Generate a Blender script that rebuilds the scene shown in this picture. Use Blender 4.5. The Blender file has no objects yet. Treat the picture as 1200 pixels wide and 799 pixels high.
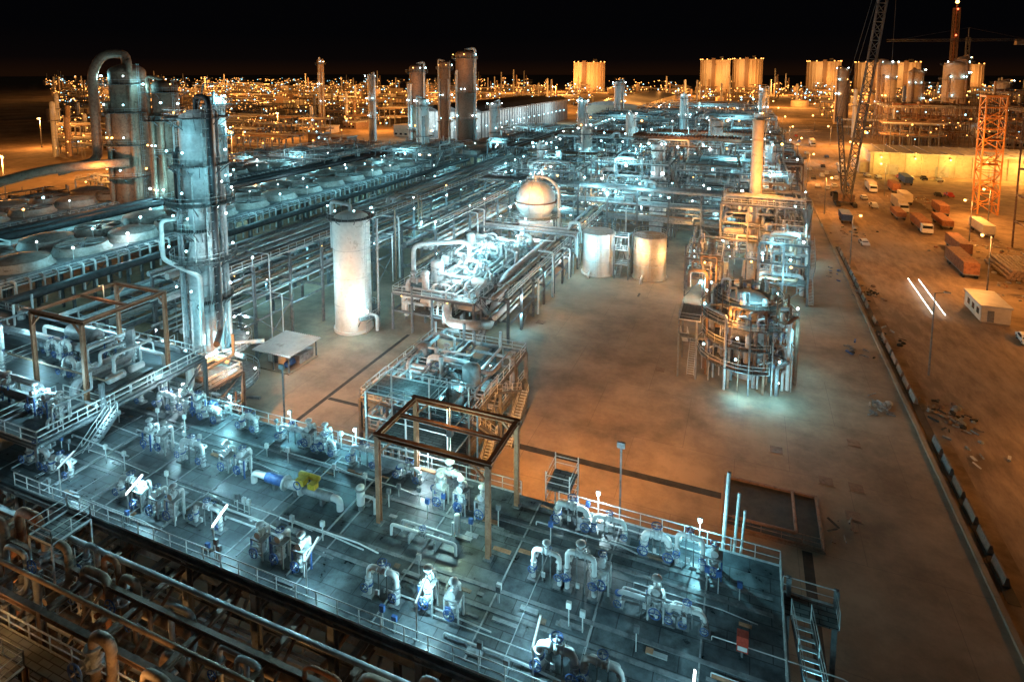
import bpy, math, random
from mathutils import Vector, Matrix
R=random.Random(7)
sc=bpy.context.scene
V=Vector
# ---------------------------------------------------------------- materials
MATS={}
def newmat(name):
    m=bpy.data.materials.new(name);m.use_nodes=True
    MATS[name]=m
    nt=m.node_tree;b=nt.nodes["Principled BSDF"]
    return m,nt,b
def weather(name,c1,c2,rough=.5,metal=0.,scale=.6,stain=None,detail=3):
    m,nt,b=newmat(name);N=nt.nodes;L=nt.links
    g=N.new("ShaderNodeNewGeometry")
    n1=N.new("ShaderNodeTexNoise");n1.inputs["Scale"].default_value=scale*1.6;n1.inputs["Detail"].default_value=detail;n1.inputs["Roughness"].default_value=.7
    L.new(g.outputs["Position"],n1.inputs["Vector"])
    r=N.new("ShaderNodeValToRGB");r.color_ramp.elements[0].position=.36;r.color_ramp.elements[1].position=.58
    r.color_ramp.elements[0].color=(*c1,1);r.color_ramp.elements[1].color=(*c2,1)
    if stain:
        x=r.color_ramp.elements.new(.7);x.color=(*[(a*.55+b_*.45) for a,b_ in zip(stain,c1)],1)
    L.new(n1.outputs["Fac"],r.inputs["Fac"])
    L.new(r.outputs["Color"],b.inputs["Base Color"])
    b.inputs["Roughness"].default_value=rough
    b.inputs["Metallic"].default_value=metal
    return m
weather("steel",(.1,.11,.12),(.2,.21,.22),.55,0,.8,(.12,.08,.05))
weather("steel_brown",(.12,.075,.05),(.22,.14,.1),.6,0,.8,(.08,.05,.03))
weather("steel_brown_lit",(.32,.15,.08),(.46,.24,.14),.6,0,.8,(.2,.1,.06))  # brown steel brightened for the portals; sodium light from above put into the colour
weather("clad",(.44,.46,.47),(.62,.64,.65),.42,0,.5,(.3,.29,.27))
weather("column_clad",(.38,.39,.4),(.56,.57,.57),.42,0,.5,(.24,.22,.2))
weather("white_paint",(.66,.67,.66),(.8,.8,.78),.55,0,.4,(.5,.46,.4))
weather("pipe_grey",(.22,.23,.24),(.38,.39,.4),.5,0,.7,(.16,.12,.09))
weather("pipe_brown",(.2,.13,.09),(.34,.24,.17),.6,0,.7,(.1,.07,.05))
weather("black_pipe",(.018,.018,.02),(.045,.045,.05),.5,0,.7)
weather("rail",(.42,.44,.44),(.6,.62,.62),.5,0,2.)
weather("blue_paint",(.03,.07,.22),(.06,.14,.36),.5,0,2.)
weather("yellow_paint",(.5,.34,.03),(.7,.5,.05),.5,0,2.)
weather("red_paint",(.4,.04,.02),(.55,.07,.04),.5,0,2.)
weather("orange_steel",(.5,.2,.05),(.65,.28,.07),.5,0,1.)
weather("rust",(.2,.08,.04),(.36,.16,.08),.8,0,.8,(.1,.05,.03))
weather("tan_stack",(.48,.38,.28),(.64,.52,.4),.6,0,.3,(.35,.25,.18))
weather("roof_sheet",(.35,.36,.36),(.5,.5,.5),.5,0,.15,(.25,.23,.2))
weather("roof_dark",(.03,.03,.033),(.07,.07,.07),.6,0,.2)
weather("wall_beige",(.5,.44,.34),(.62,.55,.44),.7,0,.3,(.38,.32,.25))
weather("rubber",(.015,.015,.015),(.03,.03,.03),.8,0,2.)
weather("tarp",(.12,.16,.2),(.3,.34,.36),.7,0,1.)
weather("dark_pit",(.015,.015,.015),(.035,.033,.03),.7,0,.5)
weather("shroud",(.24,.22,.2),(.4,.37,.34),.55,0,.4,(.16,.12,.1))
m,nt,b=newmat("glass");b.inputs["Base Color"].default_value=(.02,.025,.03,1);b.inputs["Roughness"].default_value=.08
def emis(name,col,s):
    m=bpy.data.materials.new(name);m.use_nodes=True;nt=m.node_tree;nt.nodes.clear()
    e=nt.nodes.new("ShaderNodeEmission");o=nt.nodes.new("ShaderNodeOutputMaterial")
    e.inputs[0].default_value=(*col,1);e.inputs[1].default_value=s;nt.links.new(e.outputs[0],o.inputs[0])
    try:m.cycles.emission_sampling='NONE'
    except Exception:pass
    MATS[name]=m
emis("lamp_cyan",(.45,.9,1),16);emis("lamp_white",(.8,.97,1),20);emis("lamp_orange",(1,.48,.12),9);emis("lamp_far",(1,.38,.08),6);emis("lamp_farc",(.4,.85,1),6)
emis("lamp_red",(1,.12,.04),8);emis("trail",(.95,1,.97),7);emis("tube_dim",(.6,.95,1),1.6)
def deckmat(name,c1,c2,line,sx,sy,rough,ms=.03,sc1=.55,lo=.42,hi=1.1,det=5):
    m,nt,b=newmat(name);N=nt.nodes;L=nt.links
    g=N.new("ShaderNodeNewGeometry")
    br=N.new("ShaderNodeTexBrick");br.inputs["Scale"].default_value=1;br.offset=0.5
    br.inputs["Brick Width"].default_value=sx;br.inputs["Row Height"].default_value=sy;br.inputs["Mortar Size"].default_value=ms
    br.inputs["Color1"].default_value=(*c1,1);br.inputs["Color2"].default_value=(*c2,1);br.inputs["Mortar"].default_value=(*line,1)
    L.new(g.outputs["Position"],br.inputs["Vector"])
    n=N.new("ShaderNodeTexNoise");n.inputs["Scale"].default_value=sc1;n.inputs["Detail"].default_value=det;n.inputs["Roughness"].default_value=.72
    L.new(g.outputs["Position"],n.inputs["Vector"])
    r=N.new("ShaderNodeValToRGB");r.color_ramp.elements[0].position=.34;r.color_ramp.elements[1].position=.62
    r.color_ramp.elements[0].color=(lo,lo,lo,1);r.color_ramp.elements[1].color=(hi,hi,hi,1)
    L.new(n.outputs["Fac"],r.inputs["Fac"])
    mx=N.new("ShaderNodeMixRGB");mx.blend_type='MULTIPLY';mx.inputs[0].default_value=1
    L.new(br.outputs["Color"],mx.inputs[1]);L.new(r.outputs["Color"],mx.inputs[2]);L.new(mx.outputs[0],b.inputs["Base Color"])
    mr=N.new("ShaderNodeMapRange");mr.inputs[1].default_value=.3;mr.inputs[2].default_value=.7;mr.inputs[3].default_value=rough-.15;mr.inputs[4].default_value=rough+.2
    L.new(n.outputs["Fac"],mr.inputs[0]);L.new(mr.outputs[0],b.inputs["Roughness"])
deckmat("deck_plate",(.06,.075,.085),(.12,.14,.15),(.03,.033,.036),2.4,1.2,.38,.03,.9,.35,1.3)
deckmat("grating",(.13,.14,.14),(.21,.22,.22),(.03,.03,.03),1.0,.35,.5,.03,.5,.6,1.1,2)
deckmat("concrete",(.29,.225,.165),(.3,.235,.175),(.2,.155,.12),12,12,.8,.03,.1,.45,1.2,9)
def groundmat(name,cols,sc1,stretch):
    m,nt,b=newmat(name);N=nt.nodes;L=nt.links
    g=N.new("ShaderNodeNewGeometry");mp=N.new("ShaderNodeMapping");mp.inputs["Scale"].default_value=(1,stretch,1)
    L.new(g.outputs["Position"],mp.inputs[0])
    n=N.new("ShaderNodeTexNoise");n.inputs["Scale"].default_value=sc1;n.inputs["Detail"].default_value=7;n.inputs["Roughness"].default_value=.7
    L.new(mp.outputs[0],n.inputs["Vector"])
    n2=N.new("ShaderNodeTexNoise");n2.inputs["Scale"].default_value=.03;n2.inputs["Detail"].default_value=4
    L.new(g.outputs["Position"],n2.inputs["Vector"])
    r=N.new("ShaderNodeValToRGB");e=r.color_ramp.elements
    e[0].position=.3;e[0].color=(*cols[0],1);e[1].position=.7;e[1].color=(*cols[1],1)
    ad=N.new("ShaderNodeMath");ad.operation='ADD';L.new(n.outputs["Fac"],ad.inputs[0])
    s=N.new("ShaderNodeMath");s.operation='MULTIPLY_ADD';s.inputs[1].default_value=1.3;s.inputs[2].default_value=-.65
    L.new(n2.outputs["Fac"],s.inputs[0]);L.new(s.outputs[0],ad.inputs[1]);L.new(ad.outputs[0],r.inputs["Fac"])
    L.new(r.outputs["Color"],b.inputs["Base Color"]);b.inputs["Roughness"].default_value=.9
    bp=N.new("ShaderNodeBump");bp.inputs["Strength"].default_value=.5;bp.inputs["Distance"].default_value=.15
    L.new(n.outputs["Fac"],bp.inputs["Height"]);L.new(bp.outputs[0],b.inputs["Normal"])
groundmat("sand",((.14,.095,.06),(.38,.28,.18)),.25,1)
groundmat("dirt_road",((.18,.13,.09),(.42,.31,.21)),.6,.3)

# ---------------------------------------------------------------- mesh builder
class B:
    def __init__(s,name):
        s.name=name;s.v=[];s.f=[];s.mi=[];s.sm=[];s.slots=[]
    def _m(s,m):
        if m not in s.slots:s.slots.append(m)
        return s.slots.index(m)
    def quadstrip(s,verts,faces,m,smooth=False):
        o=len(s.v);s.v.extend(verts);k=s._m(m)
        for f in faces:
            s.f.append([i+o for i in f]);s.mi.append(k);s.sm.append(smooth)
    def box(s,x0,y0,z0,x1,y1,z1,m):
        if x0>x1:x0,x1=x1,x0
        if y0>y1:y0,y1=y1,y0
        s.quadstrip([(x0,y0,z0),(x1,y0,z0),(x1,y1,z0),(x0,y1,z0),(x0,y0,z1),(x1,y0,z1),(x1,y1,z1),(x0,y1,z1)],
        [(0,3,2,1),(4,5,6,7),(0,1,5,4),(1,2,6,5),(2,3,7,6),(3,0,4,7)],m)
    def beam(s,p,q,w,m,h=None):
        p=V(p);q=V(q);h=h or w;d=(q-p)
        if d.length<1e-4:return
        d.normalize();up=V((0,0,1)) if abs(d.z)<.95 else V((0,1,0))
        a=d.cross(up).normalized()*w/2;c=a.normalized().cross(d)*h/2
        vs=[tuple(p+i*a+j*c) for i,j in((-1,-1),(1,-1),(1,1),(-1,1))]+[tuple(q+i*a+j*c) for i,j in((-1,-1),(1,-1),(1,1),(-1,1))]
        s.quadstrip(vs,[(0,1,2,3),(7,6,5,4),(0,4,5,1),(1,5,6,2),(2,6,7,3),(3,7,4,0)],m)
    def ib(s,p,q,w,m):
        p=V(p);q=V(q);d=(q-p).normalized();up=V((0,0,1)) if abs(d.z)<.95 else V((0,1,0))
        c=d.cross(up).normalized().cross(d)*(w/2-.02)
        s.beam(p+c,q+c,w,m,.04);s.beam(p-c,q-c,w,m,.04);s.beam(p,q,.03,m,w-.08)
    def rev(s,p,d,prof,m,n=12,smooth=True):
        p=V(p);d=V(d).normalized();up=V((0,0,1)) if abs(d.z)<.95 else V((1,0,0))
        a=d.cross(up).normalized();c=d.cross(a)
        vs=[];fs=[]
        cs=[(math.cos(2*math.pi*i/n),math.sin(2*math.pi*i/n)) for i in range(n)]
        for t,r in prof:
            o=p+d*t
            for x,y in cs:vs.append(tuple(o+a*(x*r)+c*(y*r)))
        for j in range(len(prof)-1):
            for i in range(n):
                k=(i+1)%n;fs.append((j*n+i,j*n+k,(j+1)*n+k,(j+1)*n+i))
        if prof[0][1]>.001:fs.append(tuple(range(n-1,-1,-1)))
        if prof[-1][1]>.001:fs.append(tuple((len(prof)-1)*n+i for i in range(n)))
        s.quadstrip(vs,fs,m,smooth)
    def cyl(s,p,q,r,m,n=8,r2=None):
        p=V(p);q=V(q);s.rev(p,q-p,[(0,r),((q-p).length,r if r2 is None else r2)],m,n)
    def dome(s,p,d,r,hr,m,n=16):
        s.rev(p,d,[(math.sin(a)*r*hr,max(.0,math.cos(a))*r) for a in[i*math.pi/12 for i in range(7)]],m,n)
    def drum(s,p,q,r,m,n=14):
        p=V(p);q=V(q);L=(q-p).length
        prof=[(-math.cos(a)*r*.5,math.sin(a)*r) for a in[i*math.pi/8 for i in range(5)]]
        prof+=[(L+math.sin(a)*r*.5,math.cos(a)*r) for a in[i*math.pi/8 for i in range(5)]]
        s.rev(p,q-p,prof,m,n)
        for k in range(1,int(L/2.5)+1):
            t=k*2.5
            if t<L-.2:s.rev(p,q-p,[(t-.05,r+.001),(t-.05,r+.05),(t+.05,r+.05),(t+.05,r+.001)],'pipe_grey',n)
    def tor(s,c,ax,Rr,r,m,n=14,k=6):
        c=V(c);ax=V(ax).normalized();up=V((0,0,1)) if abs(ax.z)<.95 else V((1,0,0))
        a=ax.cross(up).normalized();b2=ax.cross(a);vs=[];fs=[]
        for i in range(n):
            t=2*math.pi*i/n;o=a*math.cos(t)+b2*math.sin(t)
            for j in range(k):
                u=2*math.pi*j/k;vs.append(tuple(c+o*(Rr+r*math.cos(u))+ax*(r*math.sin(u))))
        for i in range(n):
            for j in range(k):
                fs.append((i*k+j,((i+1)%n)*k+j,((i+1)%n)*k+(j+1)%k,i*k+(j+1)%k))
        s.quadstrip(vs,fs,m,True)
    def pipe(s,pts,r,m,n=8,br=None):
        pts=[V(p) for p in pts];br=br or r*2.2
        out=[pts[0]]
        for i in range(1,len(pts)-1):
            a=pts[i-1]-pts[i];c=pts[i+1]-pts[i]
            if a.length<1e-3 or c.length<1e-3:continue
            t=min(br,a.length*.48,c.length*.48)
            p0=pts[i]+a.normalized()*t;p1=pts[i]+c.normalized()*t
            for k in range(5):
                u=k/4;out.append(p0*(1-u)**2+pts[i]*2*u*(1-u)+p1*u*u)
        out.append(pts[-1])
        d=(out[1]-out[0]).normalized();up=V((0,0,1)) if abs(d.z)<.9 else V((1,0,0))
        a=d.cross(up).normalized();vs=[];fs=[]
        for i,p in enumerate(out):
            if 0<i<len(out)-1:dd=(out[i+1]-out[i-1])
            elif i==0:dd=out[1]-out[0]
            else:dd=out[-1]-out[-2]
            if dd.length>1e-6:d=dd.normalized()
            a=(a-d*a.dot(d)).normalized();c=d.cross(a)
            for k in range(n):
                t=2*math.pi*k/n;vs.append(tuple(p+a*(math.cos(t)*r)+c*(math.sin(t)*r)))
        for j in range(len(out)-1):
            for i in range(n):
                k=(i+1)%n;fs.append((j*n+i,(j+1)*n+i,(j+1)*n+k,j*n+k))
        fs.append(tuple(range(n)));fs.append(tuple((len(out)-1)*n+i for i in range(n-1,-1,-1)))
        s.quadstrip(vs,fs,m,True)
    def bulb(s,x,y,z,r,m):
        vs=[];fs=[]
        for j in range(5):
            t=math.pi*j/4
            for i in range(6):
                u=math.pi*i/3;vs.append((x+r*math.sin(t)*math.cos(u),y+r*math.sin(t)*math.sin(u),z+r*math.cos(t)))
        for j in range(4):
            for i in range(6):
                k=(i+1)%6;fs.append((j*6+i,(j+1)*6+i,(j+1)*6+k,j*6+k))
        s.quadstrip(vs,fs,m,True)
    def rail(s,pts,z,m='rail',sp=1.6,h=1.1,t=.05,close=False,toe=True):
        if close:pts=list(pts)+[pts[0]]
        for (x0,y0),(x1,y1) in zip(pts[:-1],pts[1:]):
            L=math.hypot(x1-x0,y1-y0);n=max(1,int(L/sp))
            s.beam((x0,y0,z+h),(x1,y1,z+h),t,m);s.beam((x0,y0,z+h*.52),(x1,y1,z+h*.52),t*.8,m)
            if toe:s.beam((x0,y0,z+.08),(x1,y1,z+.08),.02,m,.15)
            for i in range(n+1):
                u=i/n;x=x0+(x1-x0)*u;y=y0+(y1-y0)*u
                s.box(x-t/2,y-t/2,z,x+t/2,y+t/2,z+h,m)
    def ladder(s,x,y,z0,z1,ax=0,m='rail'):
        dx,dy=(.25,0) if ax==0 else (0,.25)
        s.beam((x-dx,y-dy,z0),(x-dx,y-dy,z1+1),.06,m);s.beam((x+dx,y+dy,z0),(x+dx,y+dy,z1+1),.06,m)
        z=z0+.3
        while z<z1:
            s.beam((x-dx,y-dy,z),(x+dx,y+dy,z),.04,m);z+=.45
        z=z0+2.5
        ox,oy=(0,-.7) if ax==0 else (.7,0)
        while z<z1:
            s.beam((x-dx,y-dy,z),(x-dx+ox,y-dy+oy,z),.04,m);s.beam((x+dx,y+dy,z),(x+dx+ox,y+dy+oy,z),.04,m);s.beam((x-dx+ox,y-dy+oy,z),(x+dx+ox,y+dy+oy,z),.04,m);z+=1.2
    def stair(s,p,q,w,m='steel',axis='Y'):
        p=V(p);q=V(q);o=V((w/2,0,0)) if axis=='Y' else V((0,w/2,0))
        for sg in(-1,1):
            s.beam(p+o*sg,q+o*sg,.06,m,.3)
            for hh in(.55,1.1):s.beam(p+o*sg+V((0,0,hh)),q+o*sg+V((0,0,hh)),.05,'rail')
            n=max(2,int((q-p).length/1.5))
            for i in range(n+1):
                c=p.lerp(q,i/n)+o*sg;s.beam(c,c+V((0,0,1.1)),.05,'rail')
        n=max(2,int(abs(q.z-p.z)/.22))
        for i in range(n+1):
            c=p.lerp(q,i/n)
            if axis=='Y':s.box(c.x-w/2,c.y-.13,c.z-.02,c.x+w/2,c.y+.13,c.z+.02,'rail')
            else:s.box(c.x-.13,c.y-w/2,c.z-.02,c.x+.13,c.y+w/2,c.z+.02,'rail')
    def ringplat(s,cx,cy,z,r0,r1,a0=0,a1=360,n=20,m='grating'):
        vs=[];fs=[];a0=math.radians(a0);a1=math.radians(a1)
        for i in range(n+1):
            t=a0+(a1-a0)*i/n;c,d=math.cos(t),math.sin(t)
            vs+=[(cx+c*r0,cy+d*r0,z),(cx+c*r1,cy+d*r1,z),(cx+c*r0,cy+d*r0,z-.12),(cx+c*r1,cy+d*r1,z-.12)]
        for i in range(n):
            a=i*4;b2=a+4;fs+=[(a,a+1,b2+1,b2),(a+2,b2+2,b2+3,a+3),(a+1,a+3,b2+3,b2+1)]
        s.quadstrip(vs,fs,m)
        pts=[(cx+math.cos(a0+(a1-a0)*i/n)*r1,cy+math.sin(a0+(a1-a0)*i/n)*r1) for i in range(n+1)]
        s.rail(pts,z,sp=1.5,t=.05,toe=False)
        for i in range(0,n,3):
            t=a0+(a1-a0)*i/n;s.beam((cx+math.cos(t)*r0*.98,cy+math.sin(t)*r0*.98,z-1.6),(cx+math.cos(t)*r1,cy+math.sin(t)*r1,z-.2),.12,'steel')
    def gate(s,p,ax,r,bm='pipe_grey',wm='blue_paint',ctrl=False):
        p=V(p);ax=V(ax)
        L=r*2.2
        s.rev(p-ax*L,ax,[(0,r),(0,r*1.8),(r*.35,r*1.8),(r*.35,r*1.1),(L*.6,r*1.1),(L*.8,r*1.55),(L*1.2,r*1.55),(L*1.4,r*1.1),(2*L-r*.35,r*1.1),(2*L-r*.35,r*1.8),(2*L,r*1.8),(2*L,r)],bm,10)
        up=V((0,0,1)) if abs(ax.z)<.5 else V((0,-1,0))
        if ctrl:
            s.rev(p,up,[(r,r*.9),(r*2,r*.9),(r*2,r*1.3),(r*2.4,r*1.3),(r*2.4,r*.45),(r*4,r*.45),(r*4,r*1.1),(r*4.6,r*2.1),(r*5.1,r*2.1),(r*5.9,r*1.2),(r*6.1,0)],bm,12)
        else:
            s.rev(p,up,[(r,r*.9),(r*2,r*.7),(r*2,r*1.2),(r*2.3,r*1.2),(r*2.3,r*.35),(r*4.4,r*.2)],bm,8)
            c=p+up*r*3.7;s.tor(c,up,r*1.9,r*.2,wm,12,5)
            a=up.cross(V((1,0.2,0))).normalized()
            s.beam(c-a*r*1.8,c+a*r*1.8,r*.22,wm);a2=a.cross(up);s.beam(c-a2*r*1.8,c+a2*r*1.8,r*.22,wm)
    def done(s):
        if not s.v:return None
        xs=[v[0] for v in s.v];ys=[v[1] for v in s.v];zs=[v[2] for v in s.v]
        c=((min(xs)+max(xs))/2,(min(ys)+max(ys))/2,min(zs))
        me=bpy.data.meshes.new(s.name);me.from_pydata([(v[0]-c[0],v[1]-c[1],v[2]-c[2]) for v in s.v],[],s.f)
        for m in s.slots:me.materials.append(MATS[m])
        me.polygons.foreach_set("material_index",s.mi);me.polygons.foreach_set("use_smooth",s.sm);me.update()
        try:
            me.set_sharp_from_angle(angle=math.radians(40))
        except Exception:pass
        o=bpy.data.objects.new(s.name,me);o.location=c;sc.collection.objects.link(o);return o
# ---------------------------------------------------------------- lights
CY=(.3,.85,1.);WH=(.66,.94,1.);OR=(1.,.38,.08);AM=(1.,.52,.17);GR=(.6,1.,.72);DC=(.42,.86,1.)
LP=bpy.data.objects.new("plant_lighting",None);sc.collection.objects.link(LP)
def light(x,y,z,e,c=CY,r=.22,kind='POINT'):
    if y>48 and c in(CY,WH):e*=2.1
    l=bpy.data.lights.new("lamp_bulb",kind);l.energy=e;l.color=c;l.shadow_soft_size=r
    o=bpy.data.objects.new("lamp_bulb",l);o.location=(x,y,z);sc.collection.objects.link(o);o.parent=LP;return o
def spot(x,y,z,tx,ty,tz,e,c,ang=90,r=.3):
    o=light(x,y,z,e,c,r,'SPOT');o.data.spot_size=math.radians(ang);o.data.spot_blend=1.
    o.rotation_euler=(V((tx,ty,tz))-V((x,y,z))).to_track_quat('-Z','Y').to_euler();return o
# ---------------------------------------------------------------- ground
def sheet(name,x0,y0,x1,y1,z,m):
    b=B(name);b.quadstrip([(x0,y0,z),(x1,y0,z),(x1,y1,z),(x0,y1,z)],[(0,1,2,3)],m);return b.done()
sheet("ground",-7000,-500,7000,9000,0,"sand")
sheet("concrete_yard",-98,-20,21.6,345,.02,"concrete")
sheet("dirt_road",25,-20,46,1100,.02,"dirt_road")
b=B("kerb")
for y in range(-20,345,6):b.box(21.6,y,0,22.1,y+5.96,.35,'concrete')
b.done()
b=B("trench_drain")
for (x0,y0,x1,y1) in [(-54.5,52,-53.9,87),(-53.8,64.7,-47,65.3),(-26,64.3,-1.2,65.3),(6.4,20,7.3,59.8),(-20,120,-19.6,122),(22.6,60,23.6,175)]:
    b.box(x0,y0,.0,x1,y1,.035,'dark_pit')
b.done()
b=B("drainage_pit")
b.box(-1,60,0,8.5,60.3,.3,'steel_brown');b.box(-1,68,0,8.5,68.3,.3,'steel_brown');b.box(-1,60.3,0,-.7,68,.3,'steel_brown');b.box(8.2,60.3,0,8.5,68,.3,'steel_brown')
b.box(-.7,60.3,0,8.2,68,.06,'dark_pit');b.rail([(-1,60.2),(8.3,60.2)],.3,m='steel_brown');b.pipe([(0,61.5,.4),(6,61.5,.4),(6,67.8,.4)],.16,'steel_brown')
b.done()
b=B("manhole_cover")
for x,y in [(9,71),(12,71),(-12,90),(4,75),(-35,100),(11,66),(13,80),(-15,50)]:
    b.box(x,y,.02,x+1.4,y+1.4,.08,'steel_brown');b.box(x-.15,y-.15,.0,x+1.55,y+1.55,.05,'concrete')
b.done()
# ---------------------------------------------------------------- generic structures
PM=['clad','clad','pipe_grey','pipe_grey','white_paint','steel','pipe_brown']
NL=[0]
def dots(b,x,y,z,warm=.12,r=.24,post=0):
    q=R.random();b.bulb(x,y,z,r*R.uniform(.45,1.1),'lamp_orange' if q<warm else('lamp_white' if q<.5 else 'lamp_cyan'))
    if post:b.beam((x,y,z-post),(x,y,z-r),.08,'rail')
    if y<240 and R.random()<.16 and NL[0]<110:
        NL[0]+=1;light(x,y-r-.3,z-.25,280+y,AM if q<warm else(WH if q<.4 else CY),.1)
def rack(name,x0,x1,y0,y1,levels,axis='Y',bay=8,steel='steel',dens=.8,lit=.25,rmax=.4,mats=PM,nn=8,dr=.24):
    b=B(name);w=.4
    a0,a1,c0,c1=(y0,y1,x0,x1) if axis=='Y' else (x0,x1,y0,y1)
    def P(a,c,z):return (c,a,z) if axis=='Y' else (a,c,z)
    zt=levels[-1]+.3;nb=max(1,int((a1-a0)/bay));st=(a1-a0)/nb
    for i in range(nb+1):
        a=a0+i*st
        for c in (c0,c1):b.ib(P(a,c,0),P(a,c,zt),w,steel)
        for z in levels:b.ib(P(a,c0,z),P(a,c1,z),w*.95,steel)
        if i<nb and i%4==1:
            for c in(c0,c1):
                b.beam(P(a,c,0),P(a+st,c,levels[0]),.15,steel);b.beam(P(a+st,c,0),P(a,c,levels[0]),.15,steel)
        if R.random()<lit*2:dots(b,*P(a,R.choice((c0,c1)),R.choice(levels)-.7),r=dr)
        if R.random()<lit*1.2:dots(b,*P(a,c1,zt+1.6),r=dr*.8,post=1.6)
    for c in(c0,c1):
        for z in levels:b.ib(P(a0,c,z-.7),P(a1,c,z-.7),w*.7,steel)
    for z in levels:
        c=c0+.6
        while c<c1-.6:
            r=R.choice((.1,.14,.2,.28,rmax,rmax*.8))
            if R.random()<dens:
                m=R.choice(mats);s0=a0-1 if R.random()<.7 else a0+R.random()*(a1-a0)*.5;s1=a1+1 if R.random()<.7 else a1-R.random()*(a1-a0)*.4
                if s1-s0>3:
                    zz=z+.25+r;pts=[P(s0,c,zz)]
                    if R.random()<.25:
                        s=R.uniform(s0+1,s1-2);h=R.choice((1.2,1.8));
                        pts+=[P(s,c,zz),P(s,c,zz+h),P(s+2.4,c,zz+h),P(s+2.4,c,zz)]
                    if R.random()<.5:pts+=[P(s1,c,zz),P(s1,c,max(.5,zz-R.uniform(2,6)))]
                    else:pts+=[P(s1,c,zz)]
                    b.pipe(pts,r,m,nn)
                    for q in range(2):
                        if R.random()<.4:
                            s=R.uniform(s0,s1);b.rev(P(s,c,zz),V(P(1,0,0)),[(0,r*1.02),(0,r*1.6),(.12,r*1.6),(.12,r*1.02)],'pipe_grey',8)
            c+=2*r+.22
    b.box(*P(a0,c1-1.1,zt+.25),*P(a1,c1-.05,zt+.33),'grating');
    cc=[(c1,a0),(c1,a1)] if axis=='Y' else [(a0,c1),(a1,c1)]
    b.rail(cc,zt+.3,t=.07,sp=2)
    for k in range(int((a1-a0)/7)):
        a=R.uniform(a0,a1-3);c=R.choice((c0-.6,c1+.6));r=R.choice((.1,.15,.22));z=R.uniform(levels[0],zt+2)
        b.pipe([P(a,c,.2),P(a,c,z),P(a,(c0+c1)/2,z),P(a+1.5,(c0+c1)/2,z)],r,R.choice(mats),nn)
    return b
def module(name,x0,x1,y0,y1,levels,bay=6,dens=.6,steel='steel',warm=.12,lit=.35,mats=PM,fin=True,dr=.26):
    b=B(name);nx=max(1,round((x1-x0)/bay));ny=max(1,round((y1-y0)/bay));sx=(x1-x0)/nx;sy=(y1-y0)/ny;w=.34
    zt=levels[-1]
    for i in range(nx+1):
        for j in range(ny+1):
            h=zt if R.random()<.85 else zt+R.uniform(1,4)
            b.ib((x0+i*sx,y0+j*sy,0),(x0+i*sx,y0+j*sy,h),w,steel)
    zp=0
    for li,z in enumerate(levels):
        for i in range(nx+1):b.ib((x0+i*sx,y0,z),(x0+i*sx,y1,z),w,steel)
        for j in range(ny+1):b.ib((x0,y0+j*sy,z-.02),(x1,y0+j*sy,z-.02),w,steel)
        for i in range(nx):
            for j in range(ny):
                X=x0+i*sx;Y=y0+j*sy
                if R.random()<.5:
                    b.box(X+.2,Y+.2,z+.2,X+sx-.2,Y+sy-.2,z+.26,'grating')
                    if R.random()<.7:b.rail([(X+.2,Y+.2),(X+sx-.2,Y+.2),(X+sx-.2,Y+sy-.2)],z+.26,t=.07,sp=2)
                    q=R.random()
                    hh=(levels[li+1]-z) if li+1<len(levels) else R.uniform(2.5,5)
                    if q<dens*.3:
                        r=R.uniform(.5,min(1.3,sx*.3));cx=X+sx/2+R.uniform(-.6,.6);cy=Y+sy/2
                        b.drum((cx,cy,z+.9),(cx,cy,z+max(1.8,hh-.8)),r,R.choice(mats[:5]))
                    elif q<dens*.6:
                        r=R.uniform(.4,.9);cy=Y+sy*.5
                        b.drum((X+.9,cy,z+.4+r+.3),(X+sx-.9,cy,z+.4+r+.3),r,R.choice(mats[:5]))
                        b.box(X+1.4,cy-r*.7,z+.26,X+1.7,cy+r*.7,z+.5+r*.5,steel);b.box(X+sx-1.7,cy-r*.7,z+.26,X+sx-1.4,cy+r*.7,z+.5+r*.5,steel)
                    elif q<dens:
                        for k in range(3):
                            xx=X+.8+k*1.2;r=R.choice((.1,.15,.22));zz=z+R.uniform(.8,1.8)
                            b.pipe([(xx,Y+.5,z+.2),(xx,Y+.5,zz),(xx,Y+sy-.6,zz),(xx,Y+sy-.6,z+.2)],r,R.choice(mats),7)
                            b.gate((xx,Y+sy/2,zz),(0,1,0),r,'pipe_grey','blue_paint',R.random()<.4)
                if R.random()<lit:dots(b,X+sx*R.random(),Y+R.choice((.3,sy*.5)),z-.5 if z-zp>2 else z+2.2,warm,dr)
        if R.random()<.6:
            i=R.randrange(nx);b.beam((x0+i*sx,y0,zp),(x0+(i+1)*sx,y0,z),.14,steel)
        if R.random()<.6:
            j=R.randrange(ny);b.beam((x1,y0+j*sy,zp),(x1,y0+(j+1)*sy,z),.14,steel)
        for k in range(int((x1-x0+y1-y0)*.5*dens/ .6)):
            r=R.choice((.1,.14,.2,.3,.42));m=R.choice(mats);zz=z+R.uniform(.4,2.2)
            if R.random()<.5:
                Y=R.uniform(y0,y1);a=R.uniform(x0,x0+(x1-x0)*.5);c=R.uniform(a+3,x1)
                pts=[(a,Y,zz-R.uniform(1,4)),(a,Y,zz),(c,Y,zz)]
                if R.random()<.6:pts.append((c,Y,max(.3,zz-R.uniform(1.5,6))))
                else:pts.append((c,min(y1,Y+R.uniform(1,5)),zz))
            else:
                X=R.uniform(x0,x1);a=R.uniform(y0,y0+(y1-y0)*.5);c=R.uniform(a+2.5,y1)
                pts=[(X,a,max(.3,zz-R.uniform(1,4))),(X,a,zz),(X,c,zz)]
                if R.random()<.6:pts.append((X,c,zz+R.uniform(1,3)))
                else:pts.append((min(x1,X+R.uniform(1,4)),c,zz))
            b.pipe(pts,r,m,7)
        zp=z
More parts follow.
